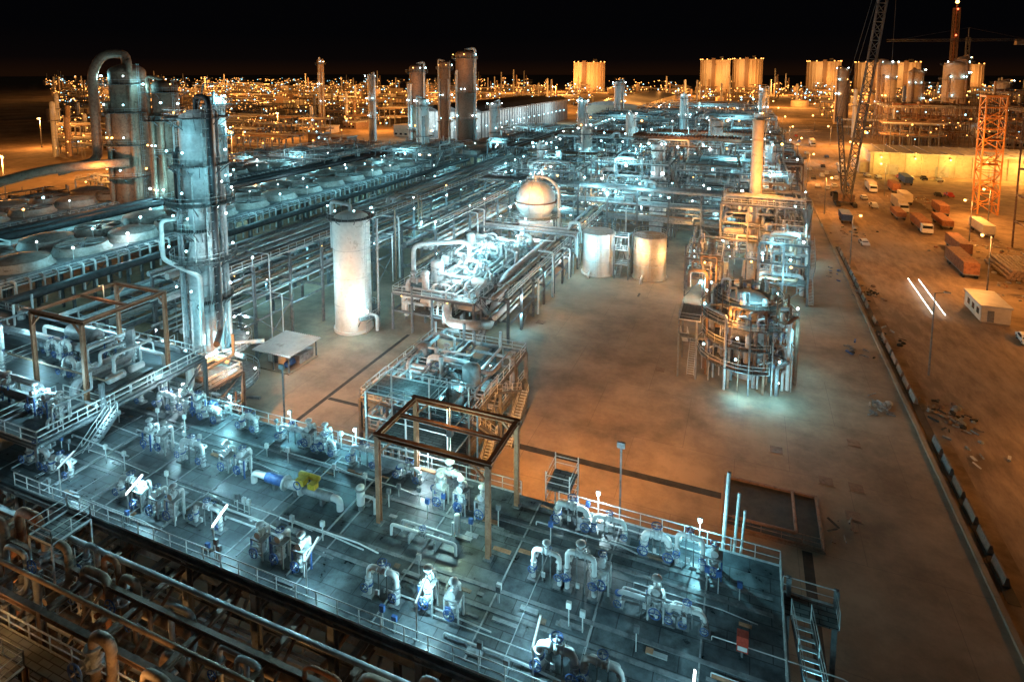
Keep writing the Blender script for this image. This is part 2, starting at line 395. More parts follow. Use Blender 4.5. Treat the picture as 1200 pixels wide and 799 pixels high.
    b.rail([(x0,y0),(x1,y0),(x1,y1),(x0,y1)],zt+.2,close=True,t=.07,sp=2)
    zp=0
    for k,z in enumerate(levels):
        L=(z-zp)*1.1
        if L<y1-y0:
            b.stair((x1+.8,y0+.5 if k%2==0 else y0+.5+L,zp),(x1+.8,y0+.5+L if k%2==0 else y0+.5,z),.9)
        zp=z
    return b.done() if fin else b
# ================================================================ FOREGROUND DECK
DZ=14.0
b=B("elevated_pipe_rack_deck")
b.box(-58,26,DZ-.18,3,39.6,DZ,'deck_plate')
for x in range(-58,4,1):
    if x%6==2 or x==3:
        for y in(26.2,33,39.4):b.ib((x,y,0),(x,y,DZ-.5),.45,'steel')
        b.ib((x,26,DZ-.45),(x,39.6,DZ-.45),.5,'steel')
        b.ib((x,26.2,9),(x,39.4,9),.45,'steel')
        if x<-8:b.beam((x,26.2,0),(x,33,8.7),.2,'steel')
for y in(26.1,30,33,36,39.5):b.ib((-58,y,DZ-.5),(3,y,DZ-.5),.45,'steel')
b.rail([(-52,26),(3,26),(3,28.5)],DZ,sp=1.5,t=.055);b.rail([(3,30.5),(3,39.6),(-12,39.6)],DZ,sp=1.5,t=.055)
b.rail([(-15,39.6),(-52,39.6)],DZ,sp=1.5,t=.055)
for y in(29.6,31.0,35.4,36.6):
    b.box(-57,y,DZ+.004,2.5,y+.28,DZ+.05,'steel')
for x in range(-56,2,6):b.box(x+.6,26.4,DZ+.003,x+.7,39.2,DZ+.03,'pipe_grey')
for k in range(90):
    x=R.uniform(-56,1);y=R.choice((26.8,29,30.3,34.2,35.8,37.2,39))+R.uniform(-.3,.3);l=R.uniform(.3,1.6)
    b.box(x,y,DZ+.01,x+l,y+R.uniform(.12,.4),DZ+R.uniform(.06,.14),R.choice(('steel','pipe_grey','steel','pipe_grey','steel_brown','steel_brown_lit')))
for k in range(40):
    x=R.uniform(-56,1);y=R.uniform(26.6,39.);r=R.choice((.03,.05,.07))
    if R.random()<.5:b.pipe([(x,y,DZ),(x,y,DZ+.25),(x+R.uniform(1.5,7),y,DZ+.25),(x+7.2,y,DZ+.02)],r,R.choice(('rail','clad','white_paint')),6)
    else:b.pipe([(x,27,DZ+.2),(x,27+R.uniform(3,11),DZ+.2)],r,R.choice(('pipe_grey','pipe_grey')),6)
for k in range(60):
    x=R.uniform(-55,2);y=R.choice((26.4,30.4,34.8,36,39.1));h=R.uniform(.7,1.4)
    b.beam((x,y,DZ),(x,y,DZ+h),.06,'rail');b.box(x-.15,y-.09,DZ+h-.1,x+.15,y+.09,DZ+h+.28,R.choice(('rail','white_paint','steel','blue_paint')))
b.done()
b=rack("lower_pipe_rack",-76,-6,11,20,(4,7.5,10.5),axis='X',bay=5,steel='steel_brown',dens=.4,lit=.1,rmax=.3,mats=['pipe_brown','pipe_brown','pipe_grey','clad','rust'],nn=10,dr=.1)
for x in range(-74,-6,5):
    b.ib((x,20.2,0),(x,20.2,13.4),.35,'steel_brown');b.ib((x,20.2,13),(x,26,13),.35,'steel_brown');b.ib((x,20.2,9),(x,26,9),.35,'steel_brown');b.beam((x,20.2,9),(x,26,12.9),.15,'steel_brown')
for z in(6.5,9.4,13.2):b.ib((-76,20.2,z),(-6,20.2,z),.35,'steel_brown')
b.ib((-76,23,13.2),(-6,23,13.2),.3,'steel_brown')
for y,z,r,m in((21.2,9.6,.22,'pipe_brown'),(22.1,9.6,.16,'clad'),(22.8,9.7,.3,'pipe_brown'),(24,9.6,.2,'pipe_grey'),(24.9,9.7,.28,'pipe_brown'),(21.4,13.6,.14,'pipe_brown'),(24.4,13.65,.16,'clad'),(21.6,5,.3,'pipe_brown'),(23.4,5,.35,'pipe_grey')):b.cyl((-76,y,z),(-6,y,z),r,m,10)
for k in range(44):
    x=-74+k*1.55+R.uniform(-.5,.5);y=R.uniform(19.6,24.8);r=R.choice((.13,.17,.24,.3));m=R.choice(('pipe_brown','pipe_brown','pipe_grey','rust'));z=R.uniform(12,15.);w2=R.uniform(1.1,2.6)
    b.pipe([(x,y,3),(x,y,z),(x+w2,y,z),(x+w2,y,z-2.5),(x+w2,y-1.6,z-2.5)],r,m,10,br=.6)
    if R.random()<.6:b.gate((x,y,z-1.4),(0,0,1),r,'pipe_grey','blue_paint')
b.box(-76,20.4,6.6,-40,22,6.7,'grating');b.rail([(-76,20.3),(-40,20.3)],6.7)
for x in range(-72,-8,10):
    b.box(x,16,11.4,x+4,18.6,11.5,'grating');b.rail([(x,16),(x+4,16),(x+4,18.6),(x,18.6)],11.5,close=True);b.ladder(x+4.3,17,4,11.5,1)
b.done()
b=rack("under_deck_pipes",-60,2,27,39.5,(6.3,10.6),axis='X',bay=6,steel='steel',dens=.6,lit=.05,mats=['pipe_brown','pipe_grey','clad'],nn=8)
b.done()
b=B("access_scaffold_tower")
for z in range(0,13,3):
    for (x,y) in((-44,22.5),(-41.6,22.5),(-44,25),(-41.6,25)):b.beam((x,y,z),(x,y,z+3),.1,'rail')
    b.box(-44,22.5,z+2.8,-41.6,25,z+2.9,'grating');b.rail([(-44,22.5),(-41.6,22.5),(-41.6,25),(-44,25)],z+2.9,close=True,sp=1.2)
b.ladder(-41.3,23.4,0,13,1);b.done()
for x,e in((-66,380),(-53,340),(-42,280),(-30,240),(-18,180)):light(x,18.5,13.4,e*.7,AM,.08);light(x+4,23.2,7.2,e*.9,AM,.08)
light(-50,22,15,220,DC,.08)
def station(x,y,n=2,h=1.9,span=2.6,ctrl=False,white=False,z0=DZ,name="valve_manifold"):
    b=B(name);pm='white_paint' if white else 'clad';h*=.95;span*=.9
    for k in range(n):
        xx=x+k*(span+.5);r=R.choice((.12,.14,.17));h2=h*R.uniform(.8,1.1)
        b.pipe([(xx,y,z0),(xx,y,z0+h2),(xx+span,y,z0+h2),(xx+span,y,z0)],r*1.15,pm,12,br=.4)
        b.gate((xx,y,z0+h2*.45),(0,0,1),r,'clad','blue_paint');b.gate((xx+span,y,z0+h2*.45),(0,0,1),r,'pipe_grey','blue_paint')
        b.gate((xx+span/2,y,z0+h2),(1,0,0),r*1.05,'clad','blue_paint',ctrl)
        b.pipe([(xx+.2,y,z0+h2*.75),(xx+.2,y+.6,z0+h2*.75),(xx+span-.2,y+.6,z0+h2*.75),(xx+span-.2,y,z0+h2*.75)],r*.6,pm,8)
        b.gate((xx+span/2,y+.6,z0+h2*.75),(1,0,0),r*.6,'pipe_grey','blue_paint')
        for q in(.35,.65):b.beam((xx+span*q,y,z0),(xx+span*q,y,z0+h2-.15),.07,'steel')
        b.box(xx-.35,y-.35,z0+.003,xx+.35,y+.35,z0+.1,'steel');b.box(xx+span-.35,y-.35,z0+.003,xx+span+.35,y+.35,z0+.1,'steel')
        b.box(xx+span*.4,y-.5,z0+.7,xx+span*.4+.22,y-.4,z0+1.,'rail')
        b.rev((xx,y,z0+.7),(0,0,1),[(0,r*1.2),(0,r*1.9),(.08,r*1.9),(.08,r*1.2)],'blue_paint',10)
    return b.done()
def skid(x,y,w=.9,n=2,z0=DZ):
    b=B("block_valve_skid")
    for k in range(n):
        xx=x+k*(w+.8);h=R.uniform(1.3,1.8)
        for dx in(0,w):
            for dy in(0,.7):b.beam((xx+dx,y+dy,z0),(xx+dx,y+dy,z0+h),.09,'blue_paint' if R.random()<.3 else 'rail')
        b.box(xx-.05,y-.05,z0+h-.1,xx+w+.05,y+.75,z0+h,'pipe_grey')
        b.gate((xx+w/2,y+.35,z0+h*.5),(0,0,1),.18,'clad','blue_paint',False)
        b.gate((xx+w/2,y+.35,z0+h+.22),(0,1,0),.14,'clad','blue_paint',R.random()<.5)
        b.cyl((xx+w/2,y+.35,z0),(xx+w/2,y+.35,z0+h+.2),.12,'white_paint',10)
        b.pipe([(xx+w/2,y+.35,z0+h+.22),(xx+w/2,y+1.1,z0+h+.22),(xx+w/2,y+1.1,z0)],.12,'white_paint',10)
        b.box(xx+.1,y-.12,z0+.5,xx+.45,y-.02,z0+.95,'blue_paint' if k%2 else 'rail')
    return b.done()
station(-43,28.2,1);skid(-41,27.6,n=3);station(-35.6,28.4,1);skid(-29.5,27.5,n=3)
station(-20.6,28,1,2.1,2.2,white=True);skid(-17.2,28.2,n=2);station(-9.4,27.6,2,1.7,2.2,white=True)
skid(-47,32.9,n=2);station(-42.5,33,1);skid(-38.6,33.2,n=2);station(-11.6,32.9,2,2.5,1.9,ctrl=True,white=True)
skid(-7.8,33.3,n=1);station(-6.2,33,1,.9,4.2);skid(-4.4,32.6,n=1);station(-3.2,32.9,1,1.4,2.2,white=True)
station(-5.4,37.4,2,2.1,1.8,white=True);skid(-1.4,37,n=1);station(-11.6,38,2,1.5,2.4,white=True)
station(-20.8,37.2,1,2.1,2.2,ctrl=True);skid(-20.6,36,n=3);station(-24.8,38,1,1.3,2.)
for x in(-56,-51.5,-46,-41.5,-37,-33,-29.3):station(x,38.+R.uniform(-.4,.4),1,R.uniform(1.1,2.),R.uniform(1.8,2.8),white=R.random()<.5)
skid(-49,38,n=2);skid(-34.5,38.1,n=2);station(-54,28.2,2,1.5)
b=B("actuated_ball_valve")
b.drum((-33.6,33.2,DZ+.8),(-32.,33.2,DZ+.8),.38,'blue_paint');b.rev((-31.9,33.2,DZ+.8),(1,0,0),[(0,.3),(0,.55),(.15,.55),(.15,.32),(1.6,.32),(1.6,.55),(1.75,.55),(1.75,.3)],'clad',14)
b.drum((-30,33.2,DZ+.8),(-27.6,33.2,DZ+.8),.34,'pipe_grey');b.pipe([(-33.6,33.2,DZ+.8),(-35,33.2,DZ+.8),(-35,33.2,DZ)],.25,'white_paint',12)
b.pipe([(-27.6,33.2,DZ+.8),(-26.8,33.2,DZ+.8),(-26.8,33.2,DZ)],.25,'white_paint',12)
b.box(-30.6,32.9,DZ+1.15,-29.9,33.5,DZ+1.6,'yellow_paint');b.drum((-30.9,33.8,DZ+1.4),(-29.2,33.8,DZ+1.4),.22,'yellow_paint');b.box(-29.4,32.8,DZ+1.2,-28.8,33.3,DZ+1.6,'yellow_paint')
b.tor((-30.2,32.6,DZ+1.4),(0,1,0),.3,.04,'blue_paint');
for x in(-33,-31,-28.5):b.box(x,33,DZ+.003,x+.25,33.4,DZ+.5,'steel')
b.done()
b=B("filter_pot");b.drum((-25.4,33.8,DZ+.5),(-25.4,33.8,DZ+1.8),.3,'white_paint');b.cyl((-25.4,33.8,DZ),(-25.4,33.8,DZ+.5),.2,'steel');b.rev((-25.4,33.8,DZ+1.6),(0,0,1),[(0,.3),(0,.42),(.1,.42),(.1,.3)],'pipe_grey');b.pipe([(-25.4,33.8,DZ+1.2),(-24.2,33.8,DZ+1.2),(-24.2,33.8,DZ)],.1,'clad');b.done()
b=B("pipe_bench")
b.pipe([(-22,32.6,DZ),(-22,32.6,DZ+.8),(-17,32.6,DZ+.8),(-17,32.6,DZ)],.11,'white_paint',10);b.pipe([(-21.5,33.2,DZ),(-21.5,33.2,DZ+.8),(-17.5,33.2,DZ+.8),(-17.5,33.2,DZ+1.8)],.09,'clad',10)
for x in(-20.5,-18.5):b.box(x,32.3,DZ+.003,x+.1,33.5,DZ+.64,'rail')
b.gate((-19.5,32.6,DZ+.8),(1,0,0),.12);b.drum((-17.6,34,DZ+.4),(-17.6,34,DZ+1.7),.2,'white_paint');b.done()
b=B("fire_hose_cabinet");b.box(.5,32,DZ+.5,1.1,32.5,DZ+1.4,'red_paint');b.beam((.8,32.25,DZ),(.8,32.25,DZ+.5),.12,'steel');b.box(.55,31.97,DZ+.6,1.05,31.99,DZ+.85,'white_paint');b.done()
b=B("vent_pipes")
for x,y,h,r in((-.6,40.1,5.4,.13),(.1,40.2,4.,.1),(.5,40.,3.,.09)):b.cyl((x,y,DZ-3),(x+.3,y,DZ+h),r,'rail',8)
b.done()
def portal(name,x0,x1,y0,y1,z0,z1,extra):
    b=B(name);pm='steel_brown_lit'
    for x in(x0,x1):
        for y in(y0,y1):
            b.ib((x,y,z0),(x,y,z1),.32,'steel_brown_lit');b.box(x-.3,y-.3,z0,x+.3,y+.3,z0+.08,'steel')
    for y in(y0,y1):b.ib((x0-.3,y,z1),(x1+.3,y,z1),.34,pm)
    for x in(x0,x1):b.ib((x,y0,z1-.02),(x,y1,z1-.02),.32,pm)
    ym=y0+(y1-y0)*.55;b.ib((x0,ym,z1-.05),(x1,ym,z1-.05),.25,pm)
    for x in(x0,x1):
        s=1 if x==x0 else -1
        b.beam((x,y0,z1-1.3),(x+1.2*s,y0,z1-.2),.14,pm);b.beam((x,y1,z1-1.3),(x+1.2*s,y1,z1-.2),.14,pm)
    xm=(x0+x1)/2
    b.beam((xm,ym,z1),(xm,ym,z1+1.5),.07,'rail');b.beam((xm,ym,z1+1.5),(xm,ym-.4,z1+1.5),.07,'rail')
    light(xm,ym-.45,z1+1.4,90,AM,.05)  # lamp and its arm added to brighten the tops of the frame beams
    if extra:
        b.box(xm-.2,ym-.2,z1-.7,xm+.2,ym+.2,z1-.2,'steel');b.beam((xm,ym,z1-.7),(xm,ym,z1-2.6),.04,'rail')
    return b.done()
portal("lifting_portal_frame",-23.4,-14.9,33.2,38.4,DZ,20.6,True)
portal("lifting_portal_frame",-61,-54,33,41,16,24,False)
def tube(x,y,z,zp,on=True):
    b=B("deck_fluorescent_lamp");b.beam((x,y,zp),(x,y,z-.1),.07,'rail')
    d=V((0,1,.5)).normalized()
    b.beam(V((x,y,z-.06))-d*.2,V((x,y,z-.06))+d*1.4,.14,'clad',.06)
    b.beam(V((x,y,z))-d*.1,V((x,y,z))+d*1.3,.08,'lamp_white' if on else 'tube_dim',.05)
    b.done()
for i,x in enumerate((-47.5,-40,-31.8,-24.2,-16.4,-9.4,-1.4)):
    tube(x,26.6,DZ+2.3,DZ,i in(1,2,6));light(x,27.6,DZ+2.2,480,DC,.07)
for x in(-50,-44,-37,-30,-23,-9,-2):
    b=B("deck_floodlight");b.beam((x,39.5,DZ),(x,39.5,DZ+1.9),.06,'rail');b.bulb(x,39.3,DZ+1.9,.1,'lamp_white');b.box(x-.14,39.4,DZ+1.8,x+.14,39.55,DZ+2.05,'steel');b.done();light(x,38.9,DZ+2.,650,WH if R.random()<.4 else CY,.07)
for x in(-51,-45,-39,-34,-12,-19,-4):light(x,33+R.uniform(-1.5,1.5),DZ+2.4,300,DC,.06)
light(-19,36,DZ+4.5,700,GR,.08)
b=B("stair_tower")
for x in(3.4,6.0):
    for y in(28,37.5):b.ib((x,y,0),(x,y,DZ+1.2),.28,'steel')
zz=DZ;k=0
while zz>1:
    z2=max(0,zz-3.5)
    if k%2==0:b.stair((4.0,36,zz),(5.3,30,z2),1.05);b.box(3.4,28.1,z2-.08,6,30,z2,'grating');b.rail([(3.4,28),(6,28),(6,30)],z2)
    else:b.stair((5.3,30,zz),(4.0,36,z2),1.05);b.box(3.4,36,z2-.08,6,37.6,z2,'grating');b.rail([(3.4,37.6),(6,37.6),(6,36)],z2)
    zz=z2;k+=1
b.box(3.05,36,DZ-.1,6,37.6,DZ-.02,'grating');b.rail([(3.1,37.6),(6,37.6),(6,36)],DZ);b.done()
light(4.6,33,12.5,160,CY,.06)
# ================================================================ left raised platform
b=module("raised_equipment_platform",-88,-52.5,28,44,(6,11,15.8),bay=6,dens=.5,lit=.3,fin=False,dr=.12)
b.box(-88,28,15.9,-52.4,44,16.05,'deck_plate')
b.rail([(-52.5,28),(-52.5,44),(-88,44)],16.05)
b.done()
for x,y in((-62,36),(-68,38),(-72,34),(-80,38)):station(x,y,2,2.2,1.8,white=True,z0=16.05)
for x,y in((-58,30.5),(-66,31),(-75,30.5),(-62,40)):skid(x,y,n=3,z0=16.05)
b=B("pump_skid")
for k in range(3):
    x=-60+k*1.9
    b.box(x,35,16.06,x+1.3,40,16.3,'steel');b.drum((x+.6,36,16.9),(x+.6,37.4,16.9),.42,'clad');b.drum((x+.6,38.2,16.9),(x+.6,39.4,16.9),.35,'white_paint')
    b.pipe([(x+.6,36.6,17.3),(x+.6,36.6,19.),(x+.6,40.5,19.)],.16,'clad',10)
b.done()
for x,y in((-56,31),(-64,34),(-72,39),(-80,33),(-57,42),(-66,42.5)):light(x,y,18.6,650,DC,.1)
# ================================================================ tall column (left)
b=B("distillation_column");cx,cy=-67,57
b.rev((cx,cy,0),(0,0,1),[(0,2.7),(3,2.3),(3,2.1),(21,2.1),(23.5,1.6),(28,1.6),(30.5,2.15),(40,2.15)],'column_clad',28);b.dome((cx,cy,40),(0,0,1),2.15,.5,'column_clad',28)
for z in(6,8,10,12,14,16,18,20,32,34.5,36,38,39):b.rev((cx,cy,z),(0,0,1),[(0,2.),(0,2.2),(.08,2.2),(.08,2.)],'clad',28)
for z,r,a0,a1 in((4,6.2,0,360),(9,5.4,-170,150),(16,3.4,-60,40),(21.5,4.,-160,60),(25.5,3.3,-140,-10),(29,4.2,-180,160),(34,3.6,-140,60),(40.2,3.9,0,360)):
    b.ringplat(cx,cy,z,1.7 if 23<z<29 else 2.1,r,a0,a1,24);
    for t in(20,-70,-130,100):b.bulb(cx+math.cos(math.radians(t))*r,cy+math.sin(math.radians(t))*r,z+1.9,.14,'lamp_white' if t>0 else 'lamp_cyan')
for a,r,z0,z1,m in((-25,.24,2,38,'clad'),(-5,.3,9,41.5,'pipe_grey'),(-100,.2,3,34,'steel'),(-118,.24,4,28,'pipe_grey'),(15,.2,2,41,'pipe_grey'),(-145,.35,6,36,'black_pipe'),(35,.3,9,31,'clad'),(-140,.1,4,39,'rail'),(-60,.1,4,33,'rail')):
    t=math.radians(a);q=2.75;x=cx+math.cos(t)*q;y=cy+math.sin(t)*q
    b.pipe([(cx+math.cos(t)*1.5,cy+math.sin(t)*1.5,z1),(x,y,z1),(x,y,z0),(cx+math.cos(t)*7,cy+math.sin(t)*7,z0)],r,m,12)
b.pipe([(cx,cy,41),(cx,cy,42.8),(cx+3.4,cy-1,42.8),(cx+3.4,cy-1,12),(cx+6,cy-4,12)],.38,'black_pipe',12,br=1.4)
b.pipe([(cx-1.5,cy-2,27),(cx-2.5,cy-4,27),(cx-2.5,cy-4,22),(cx+2.6,cy-3,20),(cx+2.6,cy-3,11)],.28,'white_paint',12)
b.ladder(cx+2.9,cy-1.5,4,40,1)
b.beam((cx,cy,40.2),(cx+1.6,cy,44.5),.15,'steel');b.beam((cx+1.6,cy,44.5),(cx+4,cy,44.5),.15,'steel')
b.done()
for z,a,e in((6,-60,700),(11,-20,700),(15,-75,330),(23.5,-30,350),(26.5,-80,350),(33,-40,300),(37.5,-80,280),(42.4,-90,300),(6,-130,700),(11.5,-120,600)):
    t=math.radians(a);light(cx+math.cos(t)*6.2,cy+math.sin(t)*6.2,z,e,CY if R.random()<.6 else WH,.12)
module("column_base_module",-80,-58,47,54,(4.5,8.5),bay=5.5,dens=.8,lit=.6,dr=.16)
# white absorber vessel
b=B("white_absorber_vessel");cx,cy=-65,86
b.rev((cx,cy,0),(0,0,1),[(0,3.5),(.5,3.5),(.5,3.25),(20,3.25)],'white_paint',36);b.dome((cx,cy,20),(0,0,1),3.25,.45,'white_paint',36)
for z in(5,10,15):b.rev((cx,cy,z),(0,0,1),[(0,3.2),(0,3.29),(.1,3.29),(.1,3.2)],'clad',36)
b.ringplat(cx,cy,20.6,2.2,4.2,0,360,24);b.ringplat(cx,cy,3,3.3,4.8,-40,80,12);b.ladder(cx+3.6,cy-1,0,20.6,1)
b.pipe([(cx,cy,21),(cx,cy,22.6),(cx-5,cy+1,22.6),(cx-5,cy+1,14)],.35,'clad',12)
b.pipe([(cx+3,cy,3),(cx+5,cy,3),(cx+5,cy,.3)],.3,'clad',12);b.cyl((cx+4,cy+2,0),(cx+4,cy+2,20),.2,'pipe_grey')
for a in(0,60,150,220,300):b.bulb(cx+4.2*math.cos(a),cy+4.2*math.sin(a),22.4,.16,'lamp_cyan')
b.bulb(cx+4.6,cy-2.4,4.6,.25,'lamp_white');b.done()
light(cx+4.8,cy-4,5,500,CY,.2);light(cx+4,cy-13,11,350,WH,.2);light(cx-6,cy-6,8,250,CY,.2)
b=B("site_shelter")
b.box(-70,68,.02,-63.6,74.6,.25,'concrete')
for x in(-69.8,-66.8,-63.8):
    for y in(68.2,74.4):b.beam((x,y,.2),(x,y,3),.15,'steel')
b.box(-69.6,70,.25,-66,74.3,2.8,'white_paint');b.box(-65.9,71,.25,-64.2,74.2,1.6,'pipe_grey');b.box(-68.6,69.94,.3,-67.6,69.98,2.2,'steel')
b.box(-70.4,67.6,3,-63.2,75,3.12,'roof_sheet')
for k in range(18):b.box(-70.4+k*.4,67.6,3.12,-70.3+k*.4,75,3.2,'roof_sheet')
b.drum((-65,69,1),(-65,70.4,1),.5,'blue_paint');b.done()
light(-62.6,66.5,4.4,250,WH,.15);light(-74,70,7,300,WH,.15)
# ================================================================ structure in front of compressors
module("valve_access_structure",-41,-27,55,73,(4.2,8),bay=4.6,dens=.95,lit=.45,dr=.13,mats=['pipe_grey','clad','pipe_grey','steel','clad','pipe_grey'])
b=B("stair_access_platform");b.box(-38,52,10.9,-30,56,11,'grating')
for x in(-38,-30):
    for y in(52,56):b.ib((x,y,0),(x,y,11),.25,'steel')
b.rail([(-38,52),(-30,52),(-30,56),(-38,56)],11,close=True);b.stair((-29,56,11),(-29,60.5,8.2),1);b.stair((-27,62,8),(-27,70,4.2),1)
b.stair((-26,70,4.2),(-26,64,0),1);b.done()
for x,y,z,e in((-38,58,10,330),(-30,64,10.5,330),(-36,70,11,400),(-28,56,11.5,200),(-33,62,6,300),(-40,66,6,300),(-34,54,13,200)):light(x,y,z,e,CY,.12)
b=B("scaffold_frame")
for x in(-13.5,-11.6):
    for y in(41,43.5):b.beam((x,y,0),(x,y,15.4),.08,'rail')
for z in range(2,15,2):b.rail([(-13.5,41),(-11.6,41),(-11.6,43.5),(-13.5,43.5)],z,close=True,sp=2,toe=False)
b.box(-13.5,41,13.9,-11.6,43.5,14,'grating');b.done()
b=B("scaffold_frame")
for x in(-30,-26,-22):
    for y in(41,45):b.beam((x,y,0),(x,y,18.5),.12,'rail')
for z in(14,16.3,18.5):b.beam((-30,41,z),(-22,41,z),.08,'rail');b.beam((-30,45,z),(-22,45,z),.08,'rail');b.beam((-30,41,z),(-30,45,z),.08,'rail');b.beam((-22,41,z),(-22,45,z),.08,'rail')
b.box(-30,41,13.8,-22,45,13.95,'grating');b.done()
# ================================================================ compressor manifold
b=module("compressor_manifold",-58,-42,88,124,(3.6,6.8),bay=4.5,dens=1.,lit=.4,fin=False,dr=.18,mats=['white_paint','white_paint','clad','clad','clad'])
b.box(-58,88,6.9,-42,124,7.05,'grating')
for k in range(24):
    x=R.uniform(-57,-45);y=89.5+k*1.45;r=R.choice((.25,.35,.45,.55));z=R.uniform(8.2,9.8)
    b.pipe([(x,y,6.8),(x,y,z),(x+R.uniform(2.,3.5),y+R.uniform(-.5,1.5),z),(x+3.,y+1.4,6.8)],r,R.choice(('white_paint','clad')),14,br=1.)
    b.gate((x+1.3,y,z),(1,0,0),r*.7,'pipe_grey','steel',R.random()<.5)
b.pipe([(-59,97,7),(-59,97,13),(-55,100,13),(-50,103,13),(-50,103,8)],.45,'clad',14,br=1.6)
b.done()
b=B("suction_header_loop")
b.pipe([(-41,92,2),(-41,86.5,4),(-46,86,4),(-47,88,6)],.8,'clad',16,br=2.4);b.pipe([(-41,92,2),(-41,97,6),(-41,100,8),(-41,128,8)],.8,'clad',16,br=2.)
b.done()
for k in range(9):
    light(-50+R.uniform(-5,5),90+k*4,11.3+R.uniform(0,1),1000,CY if k%2 else WH,.2)
light(-47,86,4.5,500,CY,.2);light(-44,84,3,300,WH,.2);light(-57,90,4,500,CY)
b=rack("transfer_pipe_rack",-41.5,-36.5,90,172,(4,7.5),bay=6,dens=1,lit=.35,rmax=.45,mats=['clad','clad','pipe_grey','white_paint','pipe_brown'],dr=.2);b.done()
for k in range(6):light(-36,96+k*13,6,300,CY if k%2 else WH,.15)
# ================================================================ spherical dome reactor
b=B("domed_reactor_vessel");cx,cy=-50,142
for a in range(8):
    t=math.pi*a/4;b.ib((cx+5*math.cos(t),cy+5*math.sin(t),0),(cx+5*math.cos(t),cy+5*math.sin(t),8),.4,'steel')
b.rev((cx,cy,2.5),(0,0,1),[(0,2),(1,4.6),(5.2,4.6),(7,4.4)],'white_paint',32)
b.rev((cx,cy,13.4),(0,0,1),[(5.1*math.sin(a),5.1*math.cos(a)) for a in[math.radians(-60+i*10) for i in range(16)]],'white_paint',32)
for k in range(8):
    t=2*math.pi*k/8;b.pipe([(cx+5.15*math.cos(t)*math.cos(e),cy+5.15*math.sin(t)*math.cos(e),13.4+5.15*math.sin(e)) for e in[math.radians(-40+20*i) for i in range(7)]],.08,'clad',6)
b.ringplat(cx,cy,9.6,4.4,6.6);b.ringplat(cx,cy,5.4,4.6,6.4);b.rev((cx,cy,13.2),(0,0,1),[(0,5.05),(0,5.6),(.2,5.6),(.2,5.05)],'steel_brown',32)
b.rail([(cx-1.6,cy-1.6),(cx+1.6,cy-1.6),(cx+1.6,cy+1.6),(cx-1.6,cy+1.6)],18.5,close=True);b.cyl((cx,cy,18),(cx,cy,20),.5,'clad',12)
b.pipe([(cx,cy,19.6),(cx+3,cy,19.6),(cx+6.3,cy,17),(cx+6.3,cy,3)],.4,'clad',12,br=1.5)
for a in range(9):b.bulb(cx+6.5*math.cos(a*.7),cy+6.5*math.sin(a*.7),R.choice((7.5,11.6)),.28,'lamp_white')
b.done()
light(cx+2,cy-8,18,3600,OR,.3);light(cx-3,cy-7.6,7.4,900,CY,.3);light(cx+3,cy-7.6,3.4,800,WH,.3);light(cx+6,cy-6,11.4,800,AM,.3);light(cx+1,cy-11,1.8,7000,OR,.3);light(cx-5,cy-7,12,450,CY,.25)
for (cx,cy,r) in((-31,132,3.7),(-19.5,133,3.6)):
    b=B("storage_tank")
    b.rev((cx,cy,0),(0,0,1),[(0,r+.3),(.3,r+.3),(.3,r),(9.4,r),(9.4,r+.1),(9.6,r+.1),(10.5,.4),(10.6,0)],'tan_stack' if cx>-25 else 'white_paint',36)
    for z in(3.3,6.3):b.rev((cx,cy,z),(0,0,1),[(0,r-.05),(0,r+.05),(.08,r+.05),(.08,r-.05)],'clad',36)
    b.rail([(cx+r*math.cos(i*math.pi/8),cy+r*math.sin(i*math.pi/8)) for i in range(16)],9.6,close=True,t=.07)
    b.ladder(cx+.5,cy-r-.3,0,9.6,0);b.pipe([(cx-1,cy-r,1.2),(cx-1,cy-r-2,1.2),(cx-1,cy-r-2,.1)],.25,'clad');b.done()
b=B("tank_access_stair")
for z in(3.3,6.6,9.6):b.box(-26.8,129,z-.1,-23.6,134,z,'grating');b.rail([(-26.8,129),(-23.6,129)],z)
for x in(-26.8,-23.6):
    for y in(129,134):b.ib((x,y,0),(x,y,9.6),.25,'steel')
b.stair((-26,129.5,0),(-26,133.5,3.3),1);b.stair((-24.4,133.5,3.3),(-24.4,129.5,6.6),1);b.stair((-26,129.5,6.6),(-26,133.5,9.6),1);b.done()
light(-32,126.2,7,700,CY,.2);light(-21,127.5,7,1300,AM,.2);light(-25,127,9,600,WH,.2);light(-14.6,130,6,1100,AM,.2)
# exhaust stack
b=B("exhaust_stack");b.rev((2,141,0),(0,0,1),[(0,2.2),(4,2.0),(6,1.5),(12,1.35),(35.8,1.15),(35.8,.95),(34,.95)],'tan_stack',24)
for z in(8,14,20,26,31,35.4):b.rev((2,141,z),(0,0,1),[(0,1.1),(0,1.55 if z<16 else 1.36),(.15,1.55 if z<16 else 1.36),(.15,1.1)],'tan_stack',24)
b.ringplat(2,141,12,1.4,3.2);b.ladder(3.5,140,0,34,1);b.done()
light(-1.5,135,13.5,4500,OR,.3);light(4,135,22,4000,OR,.25);light(4.,134,29,3500,OR,.2)
module("stack_base_structure",-5,12,138,158,(5,9,13,17),bay=5,dens=.9,warm=.4,lit=.5)
module("heater_structure",3,12,127,137,(4,8,12),bay=4.5,dens=.9,warm=.3,lit=.5,mats=['tan_stack','clad','white_paint','pipe_grey','pipe_grey'])
module("fin_structure",-11,-4,124,135,(4,8),bay=3.6,dens=.9,warm=.5,lit=.5,mats=['tan_stack','clad','pipe_brown','pipe_grey','pipe_grey'])
for x,y,z,e,c in((0,124,4,1500,OR),(-6,122,6,1500,OR),(8,125,6,600,CY),(6,125,12,450,CY),(10,130,14,450,CY),(-2,134,10,1800,OR),(12,137,9,450,CY)):light(x,y,z,e,c,.2)
